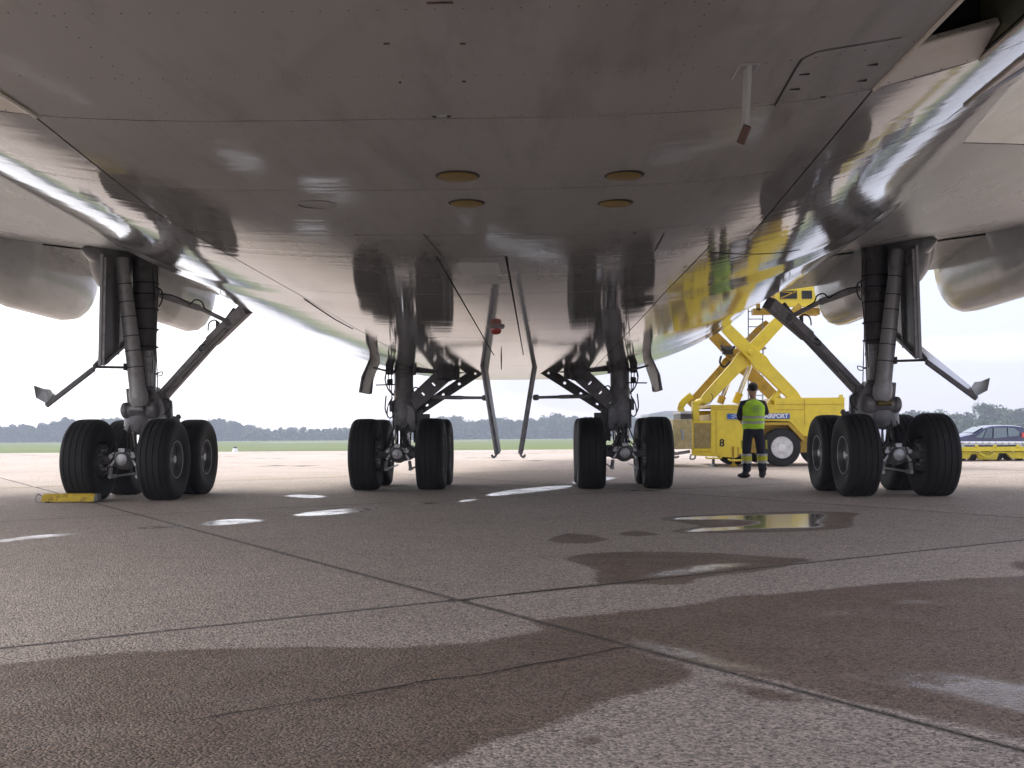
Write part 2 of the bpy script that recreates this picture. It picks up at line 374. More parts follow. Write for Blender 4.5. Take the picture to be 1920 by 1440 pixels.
ed = mth('ADD', attr('edge'), mth('MULTIPLY', mth('SUBTRACT', fin, .5), .04))
c2 = mixc(mrg(ed, .0, .045, .85, 0, True), c2, (.06, .052, .047, 1))
l.new(c2, b.inputs['Base Color'])
rg = mth('MULTIPLY', mrg(grn, .3, .7, .72, .92), 1.0)
rgw = mrg(med, .35, .65, .5, .7)
rmix = n.new('ShaderNodeMix'); l.new(wetm, rmix.inputs['Factor']); l.new(rg, rmix.inputs['A']); l.new(rgw, rmix.inputs['B'])
rmix2 = n.new('ShaderNodeMix'); l.new(watm, rmix2.inputs['Factor']); l.new(rmix.outputs['Result'], rmix2.inputs['A']); rmix2.inputs['B'].default_value = .12
rmix3 = n.new('ShaderNodeMix'); l.new(filmm, rmix3.inputs['Factor']); l.new(rmix2.outputs['Result'], rmix3.inputs['A']); l.new(mrg(noi(1.7, 3, .5), .4, .62, .26, .10), rmix3.inputs['B'])
l.new(rmix3.outputs['Result'], b.inputs['Roughness'])
bp = n.new('ShaderNodeBump'); bp.inputs['Distance'].default_value = .006
l.new(mth('ADD', mth('MULTIPLY', vor.outputs['Distance'], -4), mth('ADD', grn, mth('MULTIPLY', fin, 1.5))), bp.inputs['Height'])
l.new(mth('MULTIPLY', mth('SUBTRACT', 1, mth('MAXIMUM', watm, mth('MULTIPLY', filmm, .97)), True), .6), bp.inputs['Strength'])
l.new(bp.outputs['Normal'], b.inputs['Normal'])
apron = tag(bpy.data.objects.new('apron', None), kind='structure'); COL.objects.link(apron)
U0, V0, SL = 3.62, 5.5, 8.1
def uv2xy(u, v): return u*U[0]+v*V[0], u*U[1]+v*V[1]
for i in range(-12, 13):
    for j in range(-9, 14):
        u0 = U0+i*SL; v0 = V0+j*SL
        cx, cy = uv2xy(u0+SL/2, v0+SL/2)
        if cy > 93 or cy < -34 or abs(cx) > 62: continue
        near = 0 < cy < 15 and abs(cx) < 11
        st = .06 if near else (.2 if -2 < cy < 30 and abs(cx) < 22 else 1.0)
        k = int(SL/st)+1; uu = np.linspace(u0+.008, u0+SL-.008, k); vv = np.linspace(v0+.008, v0+SL-.008, k)
        A, Bv = np.meshgrid(uu, vv, indexing='ij'); X = A*U[0]+Bv*V[0]; Y = A*U[1]+Bv*V[1]
        zz = np.interp(Y, [-1e4, 30, 36, 53, 85, 140], [0, 0, -.03, -.42, -.66, -1.05])
        o = grid_mesh('concrete_slab', np.stack([X, Y, zz], -1), gm, apron, skirt=(0, 0, -.03), smooth=False)
        nvv = len(o.data.vertices); co = np.empty(nvv*3, np.float32); o.data.vertices.foreach_get('co', co); co = co.reshape(-1, 3)
        X, Y = co[:, 0].astype(float), co[:, 1].astype(float)
        if st < 1:
            wt = np.min([sdf(p, X, Y) for p in WET], 0); wa_ = np.min([sdf(p, X, Y) for p in WATER[:1]], 0); wf_ = np.min([sdf(p, X, Y) for p in WATER[1:]], 0); ckd = np.min([line_d(c, X, Y) for c in CRACKS], 0)
        else: wt = wa_ = wf_ = ckd = np.full(nvv, 5.)
        uu_ = X*U[0]+Y*U[1]; vv_ = X*V[0]+Y*V[1]
        e_ = np.minimum(np.minimum(uu_-u0, u0+SL-uu_), np.minimum(vv_-v0, v0+SL-vv_))
        for nm, arr in (('wet', wt), ('water', wa_), ('film', wf_), ('crack', ckd), ('edge', e_)):
            at = o.data.attributes.new(nm, 'FLOAT', 'POINT'); at.data.foreach_set('value', arr.astype(np.float32))
# ground under and around the apron
xs = np.array([-3000, -700, -300, -100, 0, 100, 300, 700, 3000.]); ys = np.array([-2000, -300, -60, 0, 30, 36, 45, 53, 70, 85, 110, 140, 250, 400, 900, 4000.])
A, Bv = np.meshgrid(xs, ys, indexing='ij'); Z = np.vectorize(gz)(A, Bv)-.035
sub = mat('subgrade', (.05, .042, .037), .9); tag(grid_mesh('ground', np.stack([A, Bv, Z], -1), sub), kind='structure')
gr = mat('airfield_grass', (.15, .19, .06), .9, var=.25, vs=.08, spec=.1, dirt=(.22, .24, .10), dirts=.05, dirtamt=.6, stretch=(.5, 2.5, 1))
ys = np.concatenate([[85, 85.001], np.linspace(86, 400, 60), [900, 4000]]); xs = np.linspace(-900, 900, 60)
A, Bv = np.meshgrid(xs, ys, indexing='ij'); Z = np.vectorize(gz)(A, Bv)+.01; Z[:, 0] -= .03
Bv = Bv+np.sin(A*.7)*.15*(Bv < 86)
tag(grid_mesh('grass', np.stack([A, Bv, Z], -1), gr), kind='structure')
tw = mat('taxiway_concrete', (.42, .40, .36), .85, var=.1, vs=.2)
for (x0, x1, y0, y1) in ((-60, -10, 225, 245), (-20, 60, 330, 350)):
    xs = np.linspace(x0, x1, 10); ys = np.linspace(y0, y1, 5); A, Bv = np.meshgrid(xs, ys, indexing='ij')
    tag(grid_mesh('taxiway', np.stack([A, Bv, np.vectorize(gz)(A, Bv)+.05], -1), tw), kind='structure')
def strip(name, pts, w, z=.004):
    m_ = MB()
    for a, b_ in zip(pts[:-1], pts[1:]):
        a = Vector(a[:2]); b_ = Vector(b_[:2]); d = (b_-a).normalized(); s_ = Vector((-d.y, d.x))*w/2
        nn = max(1, int((b_-a).length/3))
        for k in range(nn):
            p = a.lerp(b_, k/nn); q = a.lerp(b_, (k+1)/nn)
            m_.add([(c.x, c.y, gz(c.x, c.y)+z) for c in (p-s_, q-s_, q+s_, p+s_)], [(0, 1, 2, 3)])
    return tag(m_.build(name, M['ypaint']), kind='structure')
def crack(name, pts, w0, w1):
    q = []
    for a, b_ in zip(pts[:-1], pts[1:]):
        a = Vector(a); b_ = Vector(b_); nn = max(2, int((b_-a).length/.04)); q += [a.lerp(b_, k/nn) for k in range(nn)]
    q.append(Vector(pts[-1])); vs = []
    for i, p in enumerate(q):
        d = (q[min(i+1, len(q)-1)]-q[max(i-1, 0)]).normalized(); s_ = Vector((-d.y, d.x)); w_ = (w0+(w1-w0)*i/len(q))*(.5+1.1*abs(mnoise.noise(Vector((i*.35, 0, w0*50)))))
        o_ = mnoise.noise(Vector((i*.2, 5, 0)))*.012
        for sg_ in (-1, 1): c_ = p+s_*(o_+sg_*w_/2); vs.append((c_.x, c_.y, .0035))
    m_ = MB().add(vs, [(2*i, 2*i+1, 2*i+3, 2*i+2) for i in range(len(q)-1)]); return tag(m_.build(name, M['crackm'], recalc=False), kind='structure')
M['crackm'] = mat('crack_dark', (.05, .042, .036), .7, var=.4, vs=30)
crack('pavement_crack', CRACKS[0], .012, .022); crack('pavement_crack', CRACKS[1], .012, .016)
crack('pavement_crack', [g2(840, 1131), g2(960, 1114), g2(1110, 1099), g2(1200, 1092)], .014, .008)
strip('taxi_line', [G(-300, 925), G(0, 915), G(650, 893), G(1080, 882), G(1290, 874)], .12)
strip('taxi_line', [(9.2, 27.5), (10.63, 26.0), (12.9, 23.4)], .14)
strip('taxi_line', [(-40, 66), (40, 74)], .3)

# ------------------------------------------------------------------ AIRLINER
jet = thing('airliner', 'huge wide-body jet seen from beneath, its glossy grey belly on sixteen tyres', 'airplane')
HWY = [-40, -14, 0, 2, 4, 7, 9.3, 13, 16, 18, 20, 22, 24, 27, 60]; HWX = [2.9, 2.9, 3.0, 3.05, 3.2, 3.7, 4.10, 4.32, 4.3, 4.4, 4.6, 4.5, 4.0, 3.3, 3.2]
def hw(y): return np.interp(y, HWY, HWX)
def bz(x, y):
    """belly height"""
    t_ = np.clip(np.abs(x)/hw(y), 0, .9995)
    return 2.05+1.25*t_**np.interp(y, [4, 8.5], [3.8, 2.9])+.15*t_**14+.06*np.maximum(0, y-22)**1.25
def Bp(px, py, out_=0.0):
    """point where the line of sight meets the belly"""
    d = D(px, py); y = 1.5
    while y < 40:
        p = CAM+d*(y/d.y)
        if abs(p.x) < hw(y) and p.z >= float(bz(p.x, y)): break
        y += .01
    p = CAM+d*(y/d.y); return Vector((p.x, p.y, float(bz(p.x, p.y))-out_))
def RS(y): return np.interp(y, [3.4, 4.66, 5.9, 6.17, 6.18, 15], [1.53, 1.60, 1.67, 1.67, 1.47, 1.47])
def LS(y): return np.interp(y, [3.3, 5.1, 11], [-1.18, -1.39, -1.44])
EL = lambda y: -hw(y); ER = lambda y: hw(y)
K = lambda v: (lambda y: v)
YB = [-14, -6, -1.5, 1.6, 3.4, 4.42, 5.46, 6.17, 7.9, 9.9, 12.2, 14.6, 17.2, 19.6, 22, 27]
PAN = []
for ya, yb in zip(YB[:-1], YB[1:]):
    if ya == 1.6: PAN += [(EL, LS, 1.6, 2.3), (EL, K(-1.6), 2.3, 3.4), (LS, RS, 1.6, 3.4), (RS, ER, 1.6, 2.3), (K(1.87), ER, 2.3, 3.4)]
    elif ya == 3.4: PAN += [(EL, LS, 3.4, 4.42), (LS, RS, 3.4, 4.42), (RS, K(2.15), 3.4, 4.42), (K(2.6), ER, 3.4, 4.22), (K(2.15), ER, 4.22, 4.42), (K(2.15), K(2.6), 3.4, 3.5)]
    elif 6 < ya < 14: PAN += [(EL, LS, ya, yb), (LS, K(-.13), ya, yb), (K(-.13), K(.27), ya, yb), (K(.27), RS, ya, yb), (RS, ER, ya, yb)]
    else: PAN += [(EL, LS, ya, yb), (LS, RS, ya, yb), (RS, ER, ya, yb)]
def belly_patch(name, fa, fb, ya, yb, g, lift, m_, skirt, fine=True):
    ny = max(3, int((yb-ya)/(.1 if fine else .3))); nx = 70 if (fa is EL or fb is ER) else 24
    yy = np.linspace(ya+g, yb-g, ny+1); A = np.zeros((nx+1, ny+1, 3))
    for k, y in enumerate(yy):
        H = float(hw(y)); a = float(fa(y)); b_ = float(fb(y))
        ga = .008 if (6 < ya < 14 and abs(a-.27) < .001) else abs(g); gb = .008 if (6 < ya < 14 and abs(b_+.13) < .001) else abs(g)
        if g < 0: ga = gb = g
        if fa is not EL: a += ga
        if fb is not ER: b_ -= gb
        th = np.linspace(math.asin(max(-1, a/H)), math.asin(min(1, b_/H)), nx+1); x = H*np.sin(th)
        A[:, k, 0] = x; A[:, k, 1] = y; A[:, k, 2] = bz(x, y)+lift
    return grid_mesh(name, A, m_, jet, skirt=skirt)
for q in PAN:
    o = belly_patch('skin_panel', *q, .0045, 0, M['belly'], (0, 0, .02)); belly_patch('inner_structure', *q, -.01, .015, M['seam'], None, False)
# upper fairing sides and fuselage tube
yy = np.linspace(-14, 27, 60)
for sg in (-1, 1):
    A = np.zeros((60, 8, 3))
    for k, y in enumerate(yy):
        zb = float(bz(hw(y), y)); A[k, :, 1] = y
        A[k, :, 0] = sg*(hw(y)-.002-.10*np.linspace(0, 1, 8)**2); A[k, :, 2] = zb+np.linspace(0, 1.2, 8)
    grid_mesh('fairing_side', A, M['belly'], jet)
tube_ = MB(); prof = [(-34, .4, 4.9), (-32, 1.7, 5.0), (-29, 2.7, 5.2), (-25, 3.2, 5.35), (-14, 3.25, 5.38), (0, 3.25, 5.38), (16, 3.25, 5.38), (24, 3.25, 5.42), (30, 2.9, 5.8), (38, 1.9, 6.5), (46, .7, 7.2), (49, .2, 7.4)]
vs = []; fs = []
for y, r, c in prof:
    for k in range(40): an = 2*PI*k/40; vs.append((r*math.cos(an), y, c+r*math.sin(an)))
for j in range(len(prof)-1):
    for k in range(40): fs.append((j*40+k, j*40+(k+1) % 40, (j+1)*40+(k+1) % 40, (j+1)*40+k))
tube_.add(vs, fs, True); tube_.build('fuselage', M['wlight'], jet)
# panel-line geometry on the belly: thin raised lines of sealant / door edges
def belly_line(pts, w=.006, name='panel_gap', m_='seam', lift=.0015):
    mb = MB(); P_ = []
    for a, b_ in zip(pts[:-1], pts[1:]):
        a = Vector(a[:2]); b_ = Vector(b_[:2]); nn = max(2, int((b_-a).length/.08))
        P_ += [a.lerp(b_, k/nn) for k in range(nn)]
    P_.append(Vector(pts[-1][:2]))
    vs = []
    for i, p in enumerate(P_):
        d = (P_[min(i+1, len(P_)-1)]-P_[max(i-1, 0)]).normalized(); s_ = Vector((-d.y, d.x))*w/2
        for q in (p-s_, p+s_): vs.append((q.x, q.y, float(bz(q.x, q.y))-lift))
    mb.add(vs, [(2*i, 2*i+1, 2*i+3, 2*i+2) for i in range(len(P_)-1)], True)
    return mb.build(name, M[m_], jet, recalc=False)
BL = lambda *q: [Bp(*p) for p in q]
belly_line(BL((1452,198),(1490,130),(1503,110),(1530,96),(1600,83),(1690,68)), .006)          # access door edge

belly_line(BL((1228,470),(1245,437)), .008); belly_line(BL((793,437),(828,478)), .008)
belly_line(BL((570,560),(630,600),(662,617)), .02)
belly_line(BL((1330,472),(1500,468)), .012)
rv = MB()
def rivets(a, b_, n_):
    for k in range(n_+1):
        p = a.lerp(b_, k/n_); z_ = float(bz(p.x, p.y)); rv.lathe((p.x, p.y, z_+.001), (p.x, p.y, z_-.0006), [(0, .003), (1, .0022)], 6)
for y in (3.37, 3.43, 4.39, 4.45, 5.43, 5.49, 6.14): rivets(Vector((-2.6, y, 0)), Vector((2.4, y, 0)), 60)

for y in (2.5, 2.98, 7.0, 7.88, 8.9, 9.88, 12.18): rivets(Vector((-2.4, y, 0)), Vector((2.4, y, 0)), 70)
for x in (-.72, .86): rivets(Vector((x, 1.8, 0)), Vector((x, 6.1, 0)), 60)
for x in (.30, .33): rivets(Vector((x, 6.2, 0)), Vector((x, 14, 0)), 90)
for x in (-.16, -.19): rivets(Vector((x, 6.2, 0)), Vector((x, 14, 0)), 90)
tag(rv.build('rivet', M['seam'], jet), kind='stuff')
# inlets
holes = [(1.53, 1.87, 2.3, 3.4, 3.4), (2.15, 2.6, 3.5, 4.22, 4.22), (-1.6, -1.18, 2.3, 3.4, 3.4)]
for hi, (x0, x1, y0, y1, y1b) in enumerate(holes):
    zl = lambda x, y: float(bz(x, y))
    a = (x0, y1, zl(x0, y1)-.004); b_ = (x1, y1b, zl(x1, y1b)-.004)
    ramp = MB().prism([a, b_, (x1, y1b-.16, zl(x1, y1b)+.055), (x0, y1-.16, zl(x0, y1)+.055)], (0, .02, .03))
    ramp.build('inlet_ramp', M['wlight'], jet, bevel=.008)
    w_ = MB()
    w_.box((x0-.02, y0-.6, zl(x0, y0)-.004), (x0-.004, y1, zl(x0, y1)+.8)); w_.box((x1+.004, y0-.6, zl(x1, y0)-.004), (x1+.02, y1b, zl(x1, y1)+.8))
    w_.build('inlet_wall', M['ductwall'], jet)
    MB().box((x0-.03, y0-.6, zl(x1, y0)+.75), (x1+.03, y1b+.4, zl(x1, y0)+.8)).box((x0-.03, y1b+.02, zl(x1, y1)+.1), (x1+.03, y1b+.05, zl(x1, y1)+.8)).box((x0-.03, y0-.63, zl(x1, y0)+.02), (x1+.03, y0-.6, zl(x1, y1)+.8)).build('inlet_throat', M['duct'], jet)
    mb = MB(); mb.path([(x0, y, zl(x0, y)-.004) for y in np.linspace(y0-.5, y1, 6)], .007, 6); mb.path([(x1, y, zl(x1, y)-.004) for y in np.linspace(y0-.5, y1b, 6)], .007, 6)
    mb.build('inlet_lip', M['wlight'], jet)
# ochre disc covers and small panels
for (px, py, rx) in ((858,329,.078), (875,380,.072), (1170,328,.070), (1153,380,.070)):
    p = Bp(px, py)
    MB().lathe((p.x, p.y, p.z+.002), (p.x, p.y, p.z-.004), [(0, rx+.012), (1, rx+.006)], 40).build('cover_ring', M['seam'], jet)
    MB().lathe((p.x, p.y, p.z+.0), (p.x, p.y, p.z-.008), [(0, rx), (.8, rx), (1, rx-.004)], 40).build('round_cover', M['disc'], jet)
p = Bp(595, 383); ring = MB(); ring.path([(p.x+.085*math.cos(a), p.y+.085*math.sin(a), p.z-.001) for a in np.linspace(0, 2*PI, 17)], .0022, 6); ring.build('access_ring', M['gear'], jet)
def belly_plate(px, py, w, h, m_='wlight', name='access_panel'):
    p = Bp(px, py); ang = 0
    return MB().box((p.x-w/2, p.y-h/2, p.z-.004), (p.x+w/2, p.y+h/2, p.z+.02)).build(name, M[m_], jet, bevel=.002)
belly_plate(900, 504, .25, .55, 'wing'); belly_plate(912, 524, .17, .4, 'wing')
belly_plate(828, 216, .035, .03, 'alloy', 'latch'); belly_plate(828, 216, .06, .008, 'seam', 'latch_slot')
for (px, py, w) in ((1508,137,.03), (1490,166,.03), (1636,120,.03), (1616,150,.03), (1541,181,.008), (1545,181,.008), (868,80,.014), (725,80,.016), (870,152,.010), (750,153,.006), (760,477,.012), (700,472,.012), (1190,436,.02), (820,2,.05), (838,1,.03)):
    p = Bp(px, py); MB().box((p.x-w/2, p.y-.003, p.z-.003), (p.x+w/2, p.y+.003, p.z+.003)).build('fastener', M['rust' if py < 100 else 'seam'], jet)
# row of old fastener marks at the very top of the view
# hinged drain mast
p = Bp(1408, 122); q0 = p.copy()
mst = MB().box((p.x-.035, p.y-.02, p.z-.006), (p.x+.022, p.y+.11, p.z+.01)); mst.build('mast_base', M['belly'], jet, bevel=.004)
tip = P(1402, 235, p.y+.06); MB().prism([(p.x-.012, p.y-.015, p.z-.005), (p.x+.0, p.y-.02, p.z-.005), (tip.x+.004, tip.y-.005, tip.z), (tip.x-.006, tip.y+.002, tip.z)], (-.004, .05, .0)).build('drain_mast', M['wing'], jet, bevel=.002)
t2 = P(1388, 270, p.y+.08); MB().beam(tip, t2, .012, .026).build('mast_tip', M['rust'], jet, bevel=.003)
# belly beacon and aerial
p = Bp(930, 612); MB().lathe((p.x, p.y, p.z+.01), (p.x, p.y, p.z-.02), [(0, .09), (1, .08)], 24).build('beacon_base', M['gear'], jet)
MB().lathe((p.x, p.y, p.z-.02), (p.x, p.y, p.z-.08), [(0, .055), (.6, .052), (.85, .04), (1, .015)], 24).build('beacon_lens', M['red'], jet)
p = Bp(940, 672); MB().lathe((p.x, p.y, p.z+.01), (p.x, p.y, p.z-.16), [(0, .012), (1, .006)], 8).build('aerial', M['geard'], jet)
# wings
def wlow(x, y): return 3.40+.13*(abs(x)-4.3)+.10*np.maximum(0, y-14)-.05*np.maximum(0, 8-y)+.02*np.maximum(0, 8-y)**1.5
for sg in (-1, 1):
    def LE(ax): return 5.6+.78*(ax-3.5)
    def TE(ax): return 18.4 if ax < 11 else 18.4+(ax-11)*.35
    ax_ = np.linspace(2.8, 27, 60)
    for (f0, f1) in ((0, .22), (.223, .995)):
        A = np.zeros((60, 30, 3))
        for i, ax in enumerate(ax_):
            y = LE(ax)+(TE(ax)-LE(ax))*np.linspace(f0, f1, 30)
            A[i, :, 0] = sg*ax; A[i, :, 1] = y; A[i, :, 2] = wlow(ax, y)
        grid_mesh('wing_panel', A, M['wing'] if f0 else M['canoe'], jet, skirt=(0, 0, .03))
    A = np.zeros((60, 30, 3))
    for i, ax in enumerate(ax_):
        fr = np.linspace(0, 1, 30); y = LE(ax)+(TE(ax)+.05-LE(ax))*fr; A[i, :, 0] = sg*ax; A[i, :, 1] = y
        A[i, :, 2] = wlow(ax, y)+.02+1.5*(1-ax/40)*np.sin(np.pi*fr**.6)**.8
    grid_mesh('wing_top', A, M['canoe'], jet)
    ax_ = np.linspace(4.2, 10.6, 30); A = np.zeros((30, 12, 3)); Tt = np.zeros((30, 12, 3))
    for i, ax in enumerate(ax_):
        s_ = np.linspace(0, 1, 12); y = 18.46+2.3*s_
        A[i, :, 0] = sg*ax; A[i, :, 1] = y; A[i, :, 2] = wlow(ax, 18.46)-.03-.25*s_**1.4
        Tt[i] = A[i]; Tt[i, :, 2] += .16*np.sqrt(s_+.02)*(1-s_)+.01
    grid_mesh('flap', A, M['wing'], jet); grid_mesh('flap_top', Tt, M['wing'], jet)
    # flap track fairings
    for cx_, ylen, wd, dz in ((6.35, 6.0, .47, 2.97), (8.68, 8.5, .46, 3.17), (13.6, 8, .5, 3.6)):
        nU, nV = 40, 28; A = np.zeros((nU, nV, 3)); y1_ = 21.7
        for i in range(nU):
            s_ = i/(nU-1); y = y1_-ylen*(1-s_)
            rr_ = (1-abs(1-s_)**1.0*0)*math.sqrt(max(0, 1-max(0, (s_-.80)/.20)**2.6))*min(1, (1e-5+s_*1.7))**.7
            ztop = wlow(cx_, min(y, 18.4))+.12
            zb = dz+.10*(1-s_)
            hgt = (ztop-zb)*rr_
            for k in range(nV):
                an = 2*PI*k/(nV-1)
                ca, sa = math.cos(an), math.sin(an)
                A[i, k] = (sg*cx_+wd*rr_*np.sign(ca)*abs(ca)**.8, y, ztop-.15*(1-rr_)*1.2+(hgt*(sa if sa < 0 else sa*.25)))
        grid_mesh('flap_track_fairing', A, M['canoe'], jet)
    # blister that houses the gear door hinge
    fv = MB(); nU = 18; vs = []; fs = []
    for i in range(nU):
        s_ = i/(nU-1); y = 15.9+2.2*s_; r = max(1e-6, math.sin(PI*s_))**.8
        for k in range(17):
            an = PI*k/16; vs.append((-6.33-.34*math.cos(an)*r, y, 3.95-.73*math.sin(an)**.8*r))
    for i in range(nU-1):
        for k in range(16): fs.append((i*17+k, i*17+k+1, (i+1)*17+k+1, (i+1)*17+k))
    fv.add(vs, fs, True); fv.flipx(sg).build('gear_pivot_fairing', M['wing'], jet)

# ---- wheels
def wheel_proto(out_):
    """out_ = +1: wheel face looks to +x"""
    R, Wd, zc = .6225, .235, .612
    prof = [(-.60,.27),(-.80,.30),(-.93,.40),(-1.0,.50),(-.93,.565),(-.80,.600),(-.66,.614),(-.62,.616),(-.60,.605),(-.56,.605),(-.54,.619),(-.24,.6225),(-.22,.611),(-.17,.611),(-.15,.6225),
            (.15,.6225),(.17,.611),(.22,.611),(.24,.6225),(.54,.619),(.56,.605),(.60,.605),(.62,.616),(.66,.614),(.80,.600),(.93,.565),(1.0,.50),(.93,.40),(.80,.30),(.60,.27)]
    mb = MB(); mb.lathe((-Wd, 0, zc), (Wd, 0, zc), [((a+1)/2, r) for a, r in prof], 56, cap=False)
    mb.v = [(x*(1+.13*max(0, (.26-z)/.26)**1.5), y, max(z, .002)) for x, y, z in mb.v]
    ty = mb.build('wheel', M['tyre'])
    s = out_
    rim = MB(); rim.lathe((s*.05, 0, zc), (s*.19, 0, zc), [(0,.02),(0,.20),(.25,.225),(.55,.23),(.8,.262),(1,.285),(1.05,.285),(1.0,.275),(.55,.24)], 40, cap=True)
    for k in range(10):
        a = 2*PI*k/10; rim.tube((s*.06, .15*math.cos(a), zc+.15*math.sin(a)), (s*.10, .15*math.cos(a), zc+.15*math.sin(a)), .016, n=6)
    rm = rim.build('rim', M['rim'], ty)
    MB().lathe((s*.05, 0, zc), (s*.17, 0, zc), [(0,.085),(.6,.08),(.9,.07),(1,.055)], 24).build('hub_cap', M['hub'], ty)
    rg_ = MB(); rg_.lathe((s*.19, 0, zc), (s*.20, 0, zc), [(0,.288),(1,.286),(1,.278),(0,.276)], 40, cap=False); rg_.build('rim_edge', M['gearl'], ty)
    br = MB(); br.lathe((-s*.19, 0, zc), (s*.03, 0, zc), [(0,.10),(0,.22),(.2,.235),(1,.235)], 32)
    for k in range(24):
        a = 2*PI*k/24; c_, s2 = math.cos(a), math.sin(a); br.beam((-s*.235, .215*c_, zc+.215*s2), (-s*.10, .235*c_, zc+.235*s2), .022, .03)
    br.build('brake', M['geard'], ty)
    pist = MB()
    for k in range(10):
        a = 2*PI*k/10; c_, s2 = math.cos(a), math.sin(a); pist.tube((-s*.235, .15*c_, zc+.15*s2), (-s*.16, .15*c_, zc+.15*s2), .026, n=10)
    tag(pist.build('brake_piston', M['alloy'], ty), kind='stuff')
    return ty
wr = wheel_proto(1); wl_ = wheel_proto(-1); first = {1: wr, -1: wl_}
def put_wheel(x, y, s):
    if first[s] is not None: o = first[s]; first[s] = None; protos[s] = o
    else: o = copy_tree(protos[s], None)
    o.parent = jet; o.location = (x, y, 0)
protos = {}
WB = 1.47
for (xc, yf) in ((-5.8, 16.15), (5.8, 16.15), (-1.95, 18.5), (1.95, 18.5)):
    for yy_ in (yf, yf+WB):
        for s in (-1, 1): put_wheel(xc+s*.57, yy_, s)
# ---- bogies and struts; written for the left (-x) side, mirrored by sg
def part(name, mb, m_, sg, bevel=0.): return mb.flipx(sg).build(name, M[m_], jet, bevel=bevel)
ZB = .62
def bogie(xc, yf, sg):
    b1 = MB(); b1.lathe((xc, yf-.12, ZB), (xc, yf+WB+.12, ZB), [(0,.09),(.03,.135),(.12,.15),(.25,.12),(.42,.15),(.58,.15),(.75,.12),(.88,.15),(.97,.135),(1,.09)], 20)
    part('bogie_beam', b1, 'geard', sg)
    for y in (yf, yf+WB):
        part('axle', MB().lathe((xc-.50, y, ZB), (xc+.50, y, ZB), [(0,.07),(.25,.075),(.3,.11),(.7,.11),(.75,.075),(1,.07)], 16), 'gear', sg)
    # front casting seen between the tyres
    c = MB(); c.lathe((xc, yf-.24, ZB), (xc, yf-.02, ZB), [(0,.05),(.05,.09),(.35,.12),(.6,.155),(1,.16)], 18)
    c.box((xc-.17, yf-.16, ZB+.02), (xc+.17, yf-.04, ZB+.11)); c.box((xc-.05, yf-.22, ZB+.11), (xc+.05, yf-.06, ZB+.17))
    for k in (-1, 1):
        c.lathe((xc+k*.17, yf-.2, ZB+.05), (xc+k*.17, yf-.02, ZB+.05), [(0,.035),(1,.045)], 10); c.beam((xc+k*.14, yf-.12, ZB), (xc+k*.2, yf-.12, ZB-.1), .04, .05)
    part('axle_boss', c, 'alloy', sg, .004)
    for k in (-1, 1):
        r = MB(); r.beam((xc+k*.2, yf-.12, ZB-.12), (xc+k*.22, yf-.1, ZB-.28), .05, .035); r.tube((xc+k*.21, yf-.14, ZB-.26), (xc+k*.21, yf+.1, ZB-.26), .03, n=10); r.tube((xc+k*.21, yf, ZB-.26), (xc+k*.21, yf+WB, ZB-.24), .017, n=8)
        part('brake_rod', r, 'gearl', sg)
    for k in (-1, 1):
        h = MB(); h.path([(xc+k*.07, yf-.05, ZB+.45), (xc+k*.12, yf-.16, ZB+.32), (xc+k*.16, yf-.18, ZB+.2), (xc+k*.24, yf-.1, ZB+.1), (xc+k*.3, yf, ZB)], .011)
        part('brake_hose', h, 'hose', sg); h = MB(); h.path([(xc+k*.04, yf-.02, ZB+.5), (xc+k*.05, yf-.12, ZB+.3), (xc+k*.1, yf-.2, ZB+.12), (xc+k*.2, yf-.14, ZB-.06)], .009)
        part('brake_hose', h, 'hose', sg); h = MB(); h.path([(xc+k*.1, yf+WB+.1, ZB+.3), (xc+k*.2, yf+WB-.1, ZB+.2), (xc+k*.3, yf+WB, ZB+.1)], .011)
        part('brake_hose', h, 'hose', sg)
def hoseset(name, sg, *paths, r=.012):
    for q in paths: part(name, MB().path([P(*p) for p in q], r), 'hose', sg)
